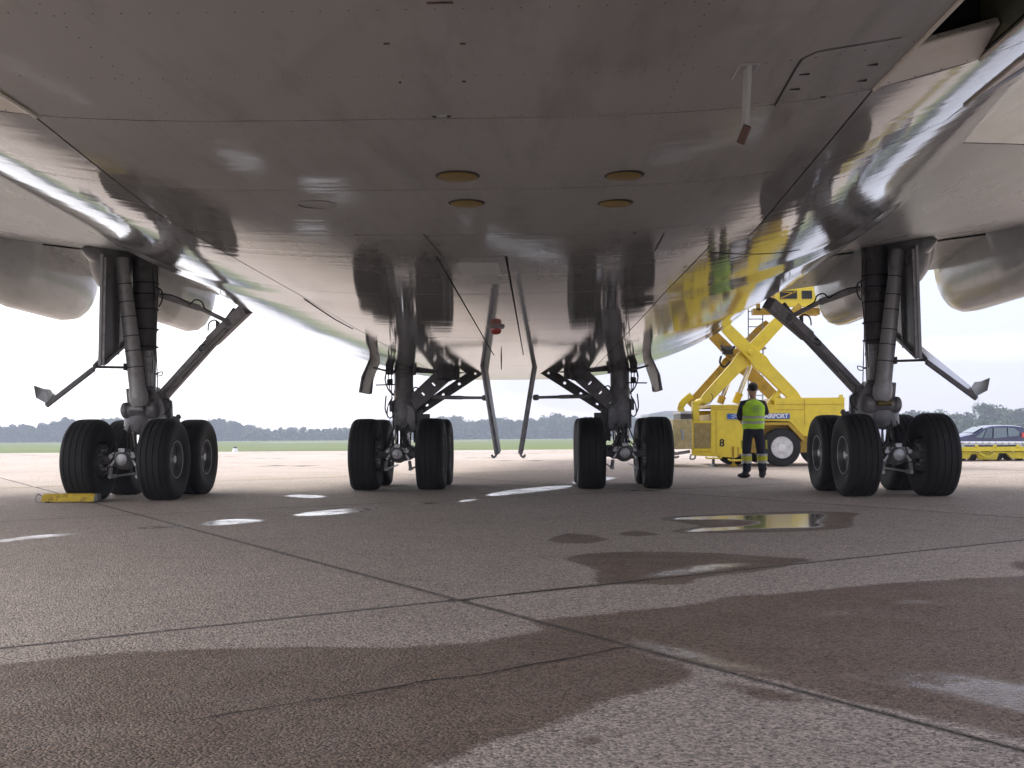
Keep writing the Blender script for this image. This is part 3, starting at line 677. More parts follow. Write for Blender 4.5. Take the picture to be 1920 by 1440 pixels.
for sg in (-1, 1):
    # ======== wing gear
    xc, yf = -5.8, 16.15; yc = yf+WB/2; bogie(xc, yf, sg)
    part('piston', MB().lathe((xc, yc, ZB+.05), (xc, yc, 1.45), [(0,.17),(.12,.15),(.2,.125),(1,.125)], 28), 'chrome', sg)
    m1 = MB(); m1.lathe((xc-.02, yc, 1.30), (xc, yc, 3.95), [(0,.165),(.01,.21),(.035,.225),(.05,.20),(.10,.20),(.105,.215),(.14,.215),(.15,.178),(.32,.178),(.325,.187),(.34,.187),(.345,.180),(.50,.182),(.505,.19),(.52,.19),(.525,.185),(.68,.19),(.685,.20),(.70,.20),(.705,.195),(1,.2)], 32)
    part('main_strut', m1, 'geard', sg)
    for zz_ in (1.95, 2.38, 2.66, 2.98, 3.22, 3.4):
        col = MB(); col.lathe((xc, yc, zz_), (xc, yc, zz_+.02), [(0,.196),(0,.203),(1,.203),(1,.196)], 24, cap=False)
        part('strut_clamp', col, 'seam', sg)
    blk = MB(); blk.box((xc-.09, yc-.30, 1.75), (xc+.20, yc-.14, 2.22)); blk.box((xc-.02, yc-.26, 2.22), (xc+.19, yc-.14, 2.32))
    part('valve_block', blk, 'gear', sg, .01)
    # leaning secondary cylinder
    a = P(228, 484, 16.45); b_ = P(262, 762, 16.5)
    part('retraction_strut', MB().lathe(b_, a, [(0,.10),(.03,.14),(.08,.145),(.12,.125),(.5,.115),(1,.10)], 24), 'gearl', sg)
    for tt_ in (.26, .37, .47, .60, .70, .82):
        c = b_.lerp(a, tt_); c2_ = b_.lerp(a, tt_+.006); cl = MB(); cl.lathe(c, c2_, [(0,.13-.027*tt_),(1,.13-.027*tt_)], 24)
        part('strut_band', cl, 'seam', sg)
    # lower casting, trunnion and yoke
    k = MB(); k.lathe((xc-.30, yc-.20, 1.37), (xc+.26, yc-.16, 1.40), [(0,.07),(.05,.12),(.15,.13),(.2,.10),(.7,.10),(.75,.15),(.95,.15),(1,.12)], 20)
    k.lathe((xc-.12, yc, 1.0), (xc-.04, yc, 1.42), [(0,.15),(.1,.22),(.5,.24),(1,.2)], 20)
    k.prism([(xc-.26, yc-.14, 1.72), (xc+.18, yc-.14, 1.75), (xc+.34, yc-.14, 1.50), (xc+.40, yc-.14, 1.20), (xc+.42, yc-.14, 1.0), (xc-.16, yc-.14, 1.0), (xc-.22, yc-.14, 1.3)], (0, .30, 0))
    part('lower_casting', k, 'gear', sg, .012)
    part('trunnion_pin', MB().lathe((xc-.10, yc-.34, 1.40), (xc+.10, yc-.34, 1.40), [(0,.045),(1,.045)], 14), 'gearl' if sg < 0 else 'disc', sg)
    k = MB(); k.lathe((xc+.34, yc-.1, 1.3), (xc+.34, yc+.12, 1.3), [(0,.07),(1,.07)], 14); k.prism([(xc+.22, yc-.05, 1.1), (xc+.30, yc-.05, 1.62), (xc+.42, yc-.05, 1.52), (xc+.44, yc-.05, 1.1), (xc+.52, yc-.05, .9), (xc+.3, yc-.05, .9)], (0, .12, 0))
    part('brace_lug', k, 'geard', sg, .01)
    # torque links
    k = MB()
    for s_ in (-1, 1): k.beam((xc+s_*.12, yc+.16, 1.15), (xc+s_*.05, yc+.52, .98), .04, .09); k.beam((xc+s_*.05, yc+.52, .98), (xc+s_*.12, yc+.14, .72), .04, .09)
    k.tube((xc-.08, yc+.52, .98), (xc+.08, yc+.52, .98), .035, n=10)
    part('torque_link', k, 'gear', sg)
    for s_ in (-1, 1): part('trim_cylinder', MB().tube((xc+s_*.10, yc-.2, 1.05), (xc+s_*.08, yc-.12, .72), .026, n=12), 'chrome', sg)
    # side brace (two-piece) up to the fairing
    a = P(306, 742, 16.9); b_ = P(398, 640, 16.95); c = P(450, 590, 16.4); c = c+(c-b_).normalized()*.22
    sb = MB(); sb.beam(a, b_, .17, .16, (0,1,0)); sb.beam(b_, c, .19, .18, (0,1,0))
    part('side_brace', sb, 'gear', sg, .015)
    sb = MB(); dd = (c-a).normalized(); off = Vector((0, -.10, 0))
    
    for o_ in (off, -off): part('brace_flange', MB().beam(a+o_+dd*.1, c+o_-dd*.5, .03, .05, (0,1,0)), 'geard', sg)
    part('brace_pin', MB().tube(a+Vector((0,-.12,0)), a+Vector((0,.12,0)), .075, n=16), 'geard', sg); sb = MB(); sb.tube(b_.lerp(c,.55)+Vector((0,-.14,0)), b_.lerp(c,.55)+Vector((0,.14,0)), .06, n=16)
    part('brace_pin', sb, 'geard', sg)
    # jury strut, actuators
    j1 = P(300, 553, 16.8); j2 = P(375, 578, 16.9); j3 = P(425, 602, 16.95)
    sb = MB(); sb.beam(j1, j2, .07, .10); sb.beam(j2, j3, .06, .07); part('jury_strut', sb, 'gear', sg, .01)
    sb = MB(); e0 = P(428, 600, 16.85); sb.lathe(P(396, 632, 16.85), P(420, 608, 16.85), [(0,.03),(.1,.05),(.6,.055),(1,.03)], 12); sb.tube(P(418, 606, 16.85), P(447, 582, 16.9), .02, n=8)
    sb.tube(P(425,598,16.8), P(440,578,16.8), .028, n=8); sb.box(tuple(P(404,622,16.8)), tuple(P(412,604,16.95)))
    part('lock_actuator', sb, 'geard', sg)
    hoseset('hydraulic_hose', sg, [(292,538,16.7),(303,545,16.6),(304,562,16.6),(298,575,16.65)], [(300,552,16.7),(320,553,16.6),(345,563,16.65),(356,570,16.7),(366,562,16.7),(378,566,16.7),(384,578,16.75),(396,585,16.8)],
            [(390,620,16.8),(392,606,16.75),(402,600,16.75),(412,606,16.75)], [(384,645,16.85),(374,650,16.8),(376,658,16.8),(386,652,16.8)], [(310,748,16.75),(320,757,16.7),(316,770,16.65),(306,778,16.6)])
    hoseset('hydraulic_line', sg, [(294,500,16.65),(296,560,16.62),(292,620,16.6),(294,680,16.55),(296,740,16.55)], [(286,500,16.6),(289,600,16.55),(285,700,16.5)], [(294,700,16.5),(304,697,16.5),(303,704,16.5),(294,705,16.5)], r=.008)
    part('bracket', MB().box(tuple(P(291,552,16.75)), tuple(P(300,540,16.9))), 'geard', sg); k = MB(); k.beam(P(318,792,16.9), P(338,780,16.9), .05, .06); k.tube(P(326,800,16.88), P(326,780,16.88), .02, n=8); k.tube(P(334,795,16.88), P(334,777,16.88), .03, n=8)
    part('bracket', k, 'geard', sg)
    # hinged door: main plate facing sideways, then outer flap with cupped tip
    th = (.05, 0, 0); x_ = -6.18
    part('gear_door', MB().prism([(x_, 16.0, 3.75), (x_-.02, 16.0, 2.04), (x_-.02, 16.25, 2.08), (x_-.02, 17.2, 2.52), (x_, 17.2, 3.85)], th), 'wing', sg, .008)
    fr = MB()
    fr.beam((x_+.07, 16.04, 3.7), (x_+.05, 16.04, 2.06), .05, .05); fr.beam((x_+.07, 16.6, 3.8), (x_+.05, 16.6, 2.25), .04, .04); fr.beam((x_+.06, 16.02, 2.07), (x_+.06, 17.2, 2.56), .04, .06)
    part('door_frame', fr, 'gear', sg, .006)
    h0 = P(177, 688, 16.0); t0 = P(88, 757, 16.05); dY = Vector((-.28, 1.0, .30))
    part('door_flap', MB().prism([h0, t0, t0+dY*.62, h0+dY], (.02, 0, -.035)), 'canoe', sg, .006)
    fl = MB(); fl.beam(h0+Vector((0,-.02,-.03)), t0+Vector((0,-.02,-.03)), .05, .07); fl.beam(P(230, 634, 17.15), h0, .05, .06)
    part('flap_edge', fl, 'geard', sg, .006)
    tA = P(63, 723, 16.2); tB = P(80, 727, 16.5); tC = P(96, 731, 16.8); tD = P(100, 742, 16.8)
    part('flap_tip', MB().prism([tA, P(67, 746, 16.1), P(88, 757, 16.05), P(96, 748, 16.4), tD, P(92, 730, 16.7), P(80, 729, 16.5)], (.01, .03, 0)), 'wing', sg, .003)
    part('door_link', MB().tube(P(178, 688, 16.1), P(238, 689, 16.4), .02, n=10).box(tuple(P(231, 694, 16.35)), tuple(P(240, 682, 16.5))), 'geard', sg)

    # ======== body gear
    xc, yf = -1.95, 18.5; yc = yf+WB/2; bogie(xc, yf, sg)
    part('piston', MB().lathe((xc, yc, ZB+.05), (xc, yc, 1.2), [(0,.17),(.1,.14),(.2,.12),(1,.12)], 24), 'chrome', sg)
    m1 = MB(); m1.lathe((xc, yc, 1.02), (xc, yc, 2.5), [(0,.15),(.01,.20),(.08,.205),(.1,.185),(.2,.19),(.25,.20),(.3,.18),(.45,.175),(.46,.185),(.49,.185),(.5,.172),(.7,.172),(.71,.185),(.74,.185),(.75,.172),(1,.172)], 32)
    part('main_strut', m1, 'gear', sg)
    k = MB(); k.prism([(xc-.19, yc-.17, 1.05), (xc-.19, yc-.17, 1.55), (xc-.1, yc-.17, 1.62), (xc+.22, yc-.17, 1.42), (xc+.24, yc-.17, 1.05), (xc+.16, yc-.17, .98)], (0, .30, 0))
    part('lower_casting', k, 'gear', sg, .02)
    k = MB(); k.prism([(xc+.18, yc-.08, .80), (xc+.18, yc-.08, 1.36), (xc+.34, yc-.08, 1.40), (xc+.36, yc-.08, 1.15), (xc+.30, yc-.08, .85)], (0, .12, 0)); k.box((xc+.34, yc-.1, 1.17), (xc+.47, yc+.06, 1.32))
    part('steering_lug', k, 'geard', sg, .012)
    k = MB()
    for s_ in (-1, 1): k.beam((xc+s_*.1, yc-.16, 1.08), (xc+s_*.05, yc-.5, .92), .04, .09); k.beam((xc+s_*.05, yc-.5, .92), (xc+s_*.1, yc-.14, .72), .04, .09)
    part('torque_link', k, 'geard', sg)
    for s_ in (-1, 1): part('trim_cylinder', MB().tube((xc+s_*.13, yc-.14, 1.06), (xc+s_*.11, yc-.14, .76), .03, n=12), 'chrome', sg)
    # drag brace: two channel members with lightening holes
    for (p0, p1, wtop, nm, mt) in (((764,766,19.15), (842,694,19.35), .25, 'drag_brace', 'gear'), ((786,770,19.45), (906,690,19.55), .15, 'lock_brace', 'geard')):
        a = P(*p0); c = P(*p1); d = (c-a); u_ = d.cross(Vector((0,1,0))).normalized(); w_ = MB(); Ln = d.length; d.normalize(); nseg = 4
        for s_ in (-1, 1): w_.beam(a+u_*s_*wtop*.32, c+u_*s_*wtop*.40, .10, wtop*.42, u_)
        for q in range(nseg+1):
            m0 = a.lerp(a+d*Ln, q/nseg); w_.beam(m0-d*(Ln*.108), m0+d*(Ln*.108), .09, wtop*.7, u_)
        part(nm, w_, mt, sg, .008)
    k = MB(); k.beam(P(905,693,19.3), P(838,697,19.3), .10, .09); k.beam(P(775,695,19.3), P(838,698,19.3), .08, .07); k.lathe(P(838,712,19.1), P(842,682,19.2), [(0,.10),(.5,.13),(1,.1)], 12)
    k.box(tuple(P(820,712,19.15)), tuple(P(862,684,19.4)))
    part('brace_yoke', k, 'geard', sg, .012)
    k = MB(); k.lathe(P(812,745,19.2), P(912,746,18.3), [(0,.035),(.55,.035),(.58,.028),(.93,.024),(.95,.05),(1,.05)], 12)
    part('door_rod', k, 'gear', sg)
    # long inner door
    part('gear_door', MB().prism([(-.43, 17.0, 2.12), (-.18, 16.7, .66), (-.18, 17.8, .66), (-.43, 18.6, 2.12)], (.03, 0, .006)), 'gear', sg, .004)
    part('door_frame', MB().beam((-.43, 16.98, 2.14), (-.185, 16.68, .66), .05, .05).beam((-.19, 16.7, .66), (-.19, 17.8, .66), .05, .05).beam((-.44, 17.6, 2.1), (-.20, 17.3, .68), .04, .05), 'gear', sg, .006)
    hk = MB(); hk.path([(-.19, 16.7, .68), (-.20, 16.7, .62), (-.24, 16.7, .60), (-.26, 16.7, .64)], .018, 8); part('door_hook', hk, 'gear', sg)
    # small outer door
    part('small_gear_door', MB().prism([(-2.40, 18.2, 2.30), (-2.56, 18.2, 1.95), (-2.60, 18.2, 1.68), (-2.60, 19.35, 1.68), (-2.56, 19.35, 1.95), (-2.40, 19.35, 2.30)], (.03, 0, .01)), 'gear', sg, .006)
    part('small_door_frame', MB().beam((-2.53, 18.25, 1.96), (-2.56, 18.25, 1.69), .04, .04).beam((-2.53, 19.3, 1.96), (-2.56, 19.3, 1.69), .04, .04).beam((-2.38, 18.5, 2.12), (-2.1, 19.1, 2.06), .03, .03), 'gear', sg)
    part('door_link', MB().tube(P(705,722,18.8), P(742,721,19.1), .012, n=8), 'geard', sg)
    hoseset('hydraulic_hose', sg, [(724,700,19.0),(722,712,18.95),(728,730,18.95),(738,742,19.0)], [(736,745,19.0),(728,760,18.95),(726,778,18.95),(732,784,18.95),(738,778,19.0)],
            [(724,742,19.0),(722,765,18.95),(725,776,18.95)], [(772,735,19.1),(778,726,19.1),(786,730,19.1)], r=.012)
    hoseset('hydraulic_line', sg, [(722,640,18.95),(724,680,18.95),(723,710,18.9)], [(734,690,18.9),(735,760,18.85),(738,800,18.85)], [(728,692,18.9),(731,730,18.9),(740,740,18.9)], r=.009)
    for k in (MB().box(tuple(P(724,702,19.0)), tuple(P(738,682,19.2))), MB().box(tuple(P(730,772,19.0)), tuple(P(739,752,19.15))), MB().box(tuple(P(773,703,19.05)), tuple(P(780,684,19.2))), MB().lathe(P(726,716,19.0), P(736,716,19.0), [(0,.05),(1,.06)], 10)): part('hydraulic_valve', k, 'geard', sg, .008)

# ------------------------------------------------------------------ WHEEL CHOCK
c0 = G(76, 943); c1 = G(176, 942)
ck_ = thing('wheel_chock', 'yellow wheel chock with rope handle lying against the front tyre at the far left', 'chock', (c0.x, c0.y, 0))
lx = (c1-c0).length+.02
body = MB(); body.prism([(0, 0, .012), (lx, 0, .012), (lx, .06, .13), (.03, .06, .13), (0, .03, .1)], (0, .11, 0)); body.v = [(x, y, z) for x, y, z in body.v]
body.build('chock_block', M['chock'], ck_, bevel=.012)
end = MB().prism([(lx-.01, -.008, .01), (lx+.07, -.008, .03), (lx+.04, .05, .125), (lx-.01, .05, .135)], (0, .12, 0)); end.build('end_block', M['geard'], ck_, bevel=.01)
MB().path([(0, .02, .1), (-.03, .0, .13), (-.06, -.02, .09), (-.06, -.02, .03), (-.02, -.02, .012), (.03, -.02, .014)], .009).build('rope_handle', M['steel'], ck_)
ft = MB()
for x in (.06, lx-.08): ft.box((x, .01, .001), (x+.06, .16, .014))
ft.build('chock_foot', M['black'], ck_)

# ------------------------------------------------------------------ CARGO LOADER (scissor lift)
LY = 28.0
def LP(px, py, dy=0.): p = P(px, py, LY); return Vector((p.x, LY+dy, p.z))
def LT(px, py, dy=0.): return P(px, py, LY+dy)
ld = thing('cargo_loader', 'yellow scissor-lift cargo loader with blue airport sign and number 8, its platform raised', 'cargo loader', (6.3, LY, 0))
def lp(name, mb, m_='yel', bevel=0.): 
    mb.v = [(x-6.3, y-LY, z) for x, y, z in mb.v]; return mb.build(name, M[m_], ld, bevel=bevel)
DZ = Vector((0, 1, 0))
def lprism(pts, dy0, dy1): return [LP(x, y, dy0) for x, y in pts], (0, dy1-dy0, 0)
lp('body_panel', MB().prism(*lprism([(1333,762),(1430,762),(1430,789),(1404,790),(1398,838),(1398,852),(1375,852),(1375,858),(1297,854),(1297,845),(1333,845)], 0, .05)), bevel=.008)
lp('upper_body', MB().prism(*lprism([(1430,762),(1452,762),(1452,748),(1583,748),(1583,800),(1560,800),(1525,818),(1506,818),(1480,790),(1430,789)], -.02, .06)), bevel=.008)
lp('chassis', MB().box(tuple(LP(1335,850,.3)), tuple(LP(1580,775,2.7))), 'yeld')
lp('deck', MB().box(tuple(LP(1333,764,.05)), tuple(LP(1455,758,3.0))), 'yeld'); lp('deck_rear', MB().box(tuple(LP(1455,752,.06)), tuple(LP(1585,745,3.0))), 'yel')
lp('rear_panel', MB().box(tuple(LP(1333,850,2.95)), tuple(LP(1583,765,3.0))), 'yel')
lp('fender', MB().prism(*lprism([(1428,792),(1480,792),(1510,823),(1506,828),(1477,797),(1428,797)], -.05, .9)), 'yeld')
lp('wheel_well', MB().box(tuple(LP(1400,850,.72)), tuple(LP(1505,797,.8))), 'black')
# seams and rails on the body
for (a, b_) in (((1343,769),(1343,850)), ((1333,768),(1430,768)), ((1508,749),(1508,798)), ((1455,758),(1583,758)), ((1452,768),(1508,768))):
    lp('body_seam', MB().beam(LP(*a, -.024 if a[0] > 1440 else -.004), LP(*b_, -.024 if a[0] > 1440 else -.004), .012, .012), 'yeld')
lp('top_rail', MB().box(tuple(LP(1333,763,-.03)), tuple(LP(1452,759,.06))), 'yel', .006)
lp('corner_post', MB().box(tuple(LP(1574,762,-.03)), tuple(LP(1580,740,.05))), 'yel')
# left end: dirty cabinet, mesh guard, platform
lp('end_cabinet', MB().box(tuple(LP(1262,842,-.1)), tuple(LP(1297,786,2.6))), 'dirty', .02)
lp('cabinet_handle', MB().box(tuple(LP(1276,825,-.13)), tuple(LP(1281,806,-.1))), 'steel', .01)
gd = MB(); 
for k in range(15): x = 1299+k*2.3; gd.beam(LP(x, 840, -.02), LP(x, 793, -.02), .012, .012)
for k in range(12): y = 794+k*4; gd.beam(LP(1298, y, -.015), LP(1332, y, -.015), .012, .012)
lp('mesh_guard', gd, 'dirty'); lp('guard_back', MB().box(tuple(LP(1297,842,.15)), tuple(LP(1333,792,.2))), 'yeld')
lp('guard_frame', MB().beam(LP(1297,791,-.02), LP(1334,791,-.02), .05, .06).beam(LP(1297,843,-.02), LP(1334,843,-.02), .05, .06).beam(LP(1298,843,-.02), LP(1298,791,-.02), .05, .06), 'yel')
lp('end_step', MB().box(tuple(LP(1275,776,-.1)), tuple(LP(1296,771,1.5))), 'wheelw', .01).name = 'end_step'
lp('step_support', MB().box(tuple(LP(1276,786,.0)), tuple(LP(1297,776,1.4))), 'geard')
lp('tow_bar', MB().beam(LP(1264,852,.3), LP(1297,847,.3), .08, .08).path([LP(1266,846,.2), LP(1262,853,.2), LP(1268,858,.2), LP(1275,856,.2)], .03).path([LP(1296,852,0), LP(1294,860,0), LP(1302,860,0), LP(1304,854,0)], .025), 'steel')
# stabiliser feet
for px in (1340, 1378):
    s_ = MB(); s_.tube(LP(px,858,.2), LP(px,873,.2), .04, n=10); s_.lathe(LP(px,870,.2), LP(px,875,.2), [(0,.05),(1,.13)], 14); lp('stabiliser', s_, 'yeld' if px > 1350 else 'geard')
lp('step_rail', MB().path([LP(1322,856,-.1), LP(1326,859,-.1), LP(1348,859,-.1), LP(1352,857,-.1)], .02).path([LP(1364,860,-.1), LP(1370,863,-.1), LP(1396,862,-.1), LP(1398,856,-.1), LP(1390,852,-.1)], .025), 'yel')
lp('jack_pocket', MB().box(tuple(LP(1372,855,-.01)), tuple(LP(1386,838,.0))), 'yeld'); lp('jack', MB().box(tuple(LP(1376,858,-.06)), tuple(LP(1381,836,-.02))), 'yel')
# wheel pairs
def ldwheel(px, py, dy):
    c = LP(px, py, dy); R_ = .50; c.z = .5
    o = lp('loader_wheel', MB().lathe(c, c+Vector((0, .34, 0)), [(0,.30),(.0,.42),(.06,.475),(.2,.5),(.8,.5),(.94,.475),(1,.42),(1,.30)], 40), 'tyre')
    c = c-Vector((6.3, LY, 0))
    MB().lathe(c+Vector((0,-.01,0)), c+Vector((0,.16,0)), [(0,.30),(0,.285),(.5,.25),(.9,.22),(1,.12)], 36, cap=True).build('rim', M['wheelw'], o)
    MB().lathe(c+Vector((0,-.02,0)), c+Vector((0,.15,0)), [(0,.07),(.1,.12),(.4,.135),(1,.14)], 24).build('wheel_hub', M['white'], o)
    bt = MB()
    for k in range(10): a = 2*PI*k/10+.2; bt.tube(c+Vector((.175*math.cos(a), .06, .175*math.sin(a))), c+Vector((.175*math.cos(a), .12, .175*math.sin(a))), .022, n=8)
    bt.build('wheel_nut', M['geard'], o)
ldwheel(1466, 833, -.02); ldwheel(1466, 833, 2.5); ldwheel(1546, 833, .4); ldwheel(1395, 846, 1.4)
# scissor arms: near pair and far pair, crossing
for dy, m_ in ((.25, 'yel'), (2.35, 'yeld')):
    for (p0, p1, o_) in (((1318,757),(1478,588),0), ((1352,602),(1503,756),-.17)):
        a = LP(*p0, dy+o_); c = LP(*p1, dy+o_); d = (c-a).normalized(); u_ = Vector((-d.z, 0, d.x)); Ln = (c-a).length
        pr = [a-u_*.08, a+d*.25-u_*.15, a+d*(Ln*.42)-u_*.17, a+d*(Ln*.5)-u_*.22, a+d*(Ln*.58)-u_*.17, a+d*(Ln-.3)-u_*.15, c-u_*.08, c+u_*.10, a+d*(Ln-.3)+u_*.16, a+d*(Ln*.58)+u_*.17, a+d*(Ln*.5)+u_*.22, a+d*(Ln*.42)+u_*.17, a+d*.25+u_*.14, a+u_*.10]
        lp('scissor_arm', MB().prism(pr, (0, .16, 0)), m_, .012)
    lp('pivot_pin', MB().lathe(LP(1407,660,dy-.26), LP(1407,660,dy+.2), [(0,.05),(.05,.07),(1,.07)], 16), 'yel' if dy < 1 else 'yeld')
for (p0, p1) in (((1388,664),(1388,664)),): lp('cross_tube', MB().tube(LP(1404,664,.2), LP(1404,664,2.5), .09, n=14), 'yeld')
lp('arm_foot', MB().path([LP(1284,776,.3), LP(1279,764,.3), LP(1286,752,.3), LP(1300,740,.3)], .09, 10).path([LP(1310,800,.3), LP(1306,772,.3), LP(1309,757,.3), LP(1322,752,.3)], .10, 10), 'yel')
lp('guide_post', MB().box(tuple(LP(1300,790,.1)), tuple(LP(1312,752,.3))), 'yel', .02)
lp('arm_gusset', MB().beam(LP(1450,752,.2), LP(1470,728,.2), .12, .11), 'yel', .01)
lp('arm_bracket', MB().prism(*lprism([(1440,758),(1456,735),(1462,748),(1508,748),(1508,758)], .2, .3)), 'yel')
for dy, a, c in ((.9, (1379,756), (1412,672)), (1.9, (1350,756), (1372,700))):
    A_ = LT(*a, dy); C_ = LT(*c, dy)
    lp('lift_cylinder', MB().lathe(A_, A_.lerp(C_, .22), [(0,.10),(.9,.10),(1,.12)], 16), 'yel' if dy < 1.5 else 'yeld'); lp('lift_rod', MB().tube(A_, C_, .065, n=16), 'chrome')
lp('hydraulic_hose', MB().path([LT(1318,757,.1), LT(1330,757,.0), LT(1337,745,.0), LT(1333,738,.1)], .012).path([LT(1352,668,1.9), LT(1350,680,1.8), LT(1358,688,1.8), LT(1368,678,1.9)], .03).path([LT(1352,648,1.9), LT(1366,656,1.7), LT(1378,650,1.7)], .035), 'hose')
lp('valve_block', MB().box(tuple(LT(1356,664,1.9)), tuple(LT(1372,650,2.1))).tube(LT(1352,655,1.9), LT(1376,652,1.9), .05, n=10), 'hose')
# ladder
lad = MB()
for x in (1403, 1430): lad.beam(LT(x, 758, 2.2), LT(x, 575, 2.2), .03, .03)
lp('ladder_rail', lad, 'steel')
rg_ = MB()
for k in range(13): y = 584+k*14.3; rg_.beam(LT(1403, y, 2.2), LT(1430, y, 2.2), .025, .025)
lp('ladder_rung', rg_, 'steel')
lp('work_lamp', MB().sphere(LT(1431,653,2.0), .06, sc=(1.6,1,.8)).beam(LT(1431,668,2.0), LT(1431,640,2.0), .03, .03), 'steel')
# raised platform
lp('platform_side', MB().prism(*lprism([(1456,536),(1640,536),(1640,574),(1522,574),(1469,574),(1456,562)], .2, .28)) , 'yel', .01)
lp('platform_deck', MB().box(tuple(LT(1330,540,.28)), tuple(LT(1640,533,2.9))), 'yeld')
for wa, wb in ((1463, 1494), (1504, 1522), (1532, 1560)): lp('platform_window', MB().box(tuple(LT(wa,560,.17)), tuple(LT(wb,545,.2))), 'black')
lp('window_bar', MB().beam(LT(1464,559,.15), LT(1493,546,.15), .02, .03).beam(LT(1464,547,.15), LT(1490,549,.15), .02, .02), 'yeld')
lp('platform_beam', MB().box(tuple(LT(1413,589,.8)), tuple(LT(1458,580,1.1))).box(tuple(LT(1419,582,.8)), tuple(LT(1424,570,.9))), 'yeld'); lp('platform_brace', MB().beam(LT(1470,600,.25), LT(1500,572,.25), .12, .14), 'yeld'); lp('platform_beam', MB().box(tuple(LT(1500,590,.4)), tuple(LT(1530,580,.8))), 'yeld')
# writing
def text(s, size, loc, m_, parent, name, rot=(PI/2, 0, 0), off=.0, sx=1.0, ext=.002):
    cu = bpy.data.curves.new(name, 'FONT'); cu.body = s; cu.size = size; cu.extrude = ext; cu.offset = off; cu.align_x = 'CENTER'; cu.align_y = 'CENTER'
    tmp = bpy.data.objects.new('tmp', cu); COL.objects.link(tmp); bpy.context.view_layer.update()
    me = bpy.data.meshes.new_from_object(tmp.evaluated_get(bpy.context.evaluated_depsgraph_get())); bpy.data.objects.remove(tmp)
    me.materials.clear(); me.materials.append(M[m_]); o = bpy.data.objects.new(name, me); COL.objects.link(o); o.parent = parent
    o.location = loc; o.rotation_euler = rot; o.scale = (sx, 1, 1); return o
lp('sign_board', MB().box(tuple(LP(1363,786,-.045)), tuple(LP(1480,775,-.03))), 'blue')
c = LP(1433,780.5,-.047)-Vector((6.3, LY, 0)); text('ZAGREB AIRPORT', .155, c, 'white', ld, 'sign_lettering', off=.006, sx=.98)
c = LP(1376,780.5,-.047)-Vector((6.3, LY, 0))
lg = MB()
for k in range(4): a = PI/4+k*PI/2; lg.path([c+Vector((.015*math.cos(a), 0, .015*math.sin(a))), c+Vector((.05*math.cos(a+.5), 0, .045*math.sin(a+.5))), c+Vector((.085*math.cos(a-.1), 0, .05*math.sin(a-.1)))], .008, 6)
lg.build('sign_logo', M['white'], ld)
c = LP(1353.5,831,-.006)-Vector((6.3, LY, 0)); text('8', .27, c, 'black', ld, 'number_eight', off=.006)
# ------------------------------------------------------------------ PERSON
pc = P(1414, 893, 22.0); hsc = 1.93/1.80
ps = thing('person', 'person in lime hi-vis vest and navy trousers, back turned, facing the yellow loader', 'person', (pc.x, 22.0, 0)); ps.scale = (hsc*1.1, hsc, hsc)
def skinned(name, verts, edges, radii, m_, parent, lev=2, root=0):
    me = bpy.data.meshes.new(name); me.from_pydata(verts, edges, []); me.materials.append(M[m_])
    o = bpy.data.objects.new(name, me); COL.objects.link(o); o.parent = parent
    o.modifiers.new('skin', 'SKIN').use_smooth_shade = True
    for i, r in enumerate(radii):
        me.skin_vertices[0].data[i].radius = r if isinstance(r, tuple) else (r, r)
        me.skin_vertices[0].data[i].use_root = i == root
    sb_ = o.modifiers.new('sub', 'SUBSURF'); sb_.levels = sb_.render_levels = lev
    for p_ in me.polygons: p_.use_smooth = True
    # bake the modifiers so the part is a plain mesh
    bpy.context.view_layer.update(); me2 = bpy.data.meshes.new_from_object(o.evaluated_get(bpy.context.evaluated_depsgraph_get())); o.modifiers.clear(); o.data = me2
    for p_ in me2.polygons: p_.use_smooth = True
    return o
# facing +y (away), back to the camera; left of picture = his left arm
bv = [(0,0,.98),(0,.0,1.10),(0,.0,1.25),(0,.0,1.40),(0,.01,1.50),(0,.02,1.56),(0,.02,1.63),(0,.01,1.71),(0,.01,1.765),
      (-.17,0,1.43),(-.235,.0,1.17),(-.17,.20,1.08),(-.13,.27,1.07),
      (.17,0,1.43),(.23,.03,1.21),(.20,.24,1.30),(.17,.32,1.34),
      (-.10,0,.90),(-.12,.01,.50),(-.13,-.02,.10),(-.17,-.01,.04),
      (.10,0,.90),(.125,.01,.50),(.135,-.02,.10),(.15,.08,.04)]
be = [(0,1),(1,2),(2,3),(3,4),(4,5),(5,6),(6,7),(7,8),(3,9),(9,10),(10,11),(11,12),(3,13),(13,14),(14,15),(15,16),(0,17),(17,18),(18,19),(19,20),(0,21),(21,22),(22,23),(23,24)]
brd = [.13,.12,.14,.13,.06,.056,.078,.09,.06,.06,.042,.032,.034,.06,.042,.032,.034,.085,.055,.04,.035,.085,.055,.04,.035]
skinned('body', bv, be, brd, 'skin', ps)
for sx, w_ in ((-1, Vector((-.13,.27,1.07))), (1, Vector((.17,.32,1.34)))):
    fn = MB()
    for k in range(4): fn.path([w_+Vector((-.03+.02*k, 0, 0)), w_+Vector((-.03+.02*k, .06, .005)), w_+Vector((-.03+.02*k-sx*.01, .10-.008*abs(k-1.5), -.02)), w_+Vector((-.03+.02*k-sx*.02, .115, -.045))], .0085)
    fn.path([w_+Vector((-sx*.03, .0, .01)), w_+Vector((-sx*.055, .035, .02)), w_+Vector((-sx*.06, .07, .015))], .010); fn.build('fingers', M['skin'], ps)
hair = MB().sphere((0,-.012,1.735), .098, 20, 14, (.88,1.0,.98)); hair.v = [(x, y, max(z, 1.655+max(0,y+.02)*.9)) for x, y, z in hair.v]; hair.build('hair', M['hair'], ps)
ear = MB()
for sx in (-1, 1): ear.sphere((sx*.088, .015, 1.69), .028, 10, 8, (.35,.7,1.1))
ear.build('ear', M['skin'], ps)
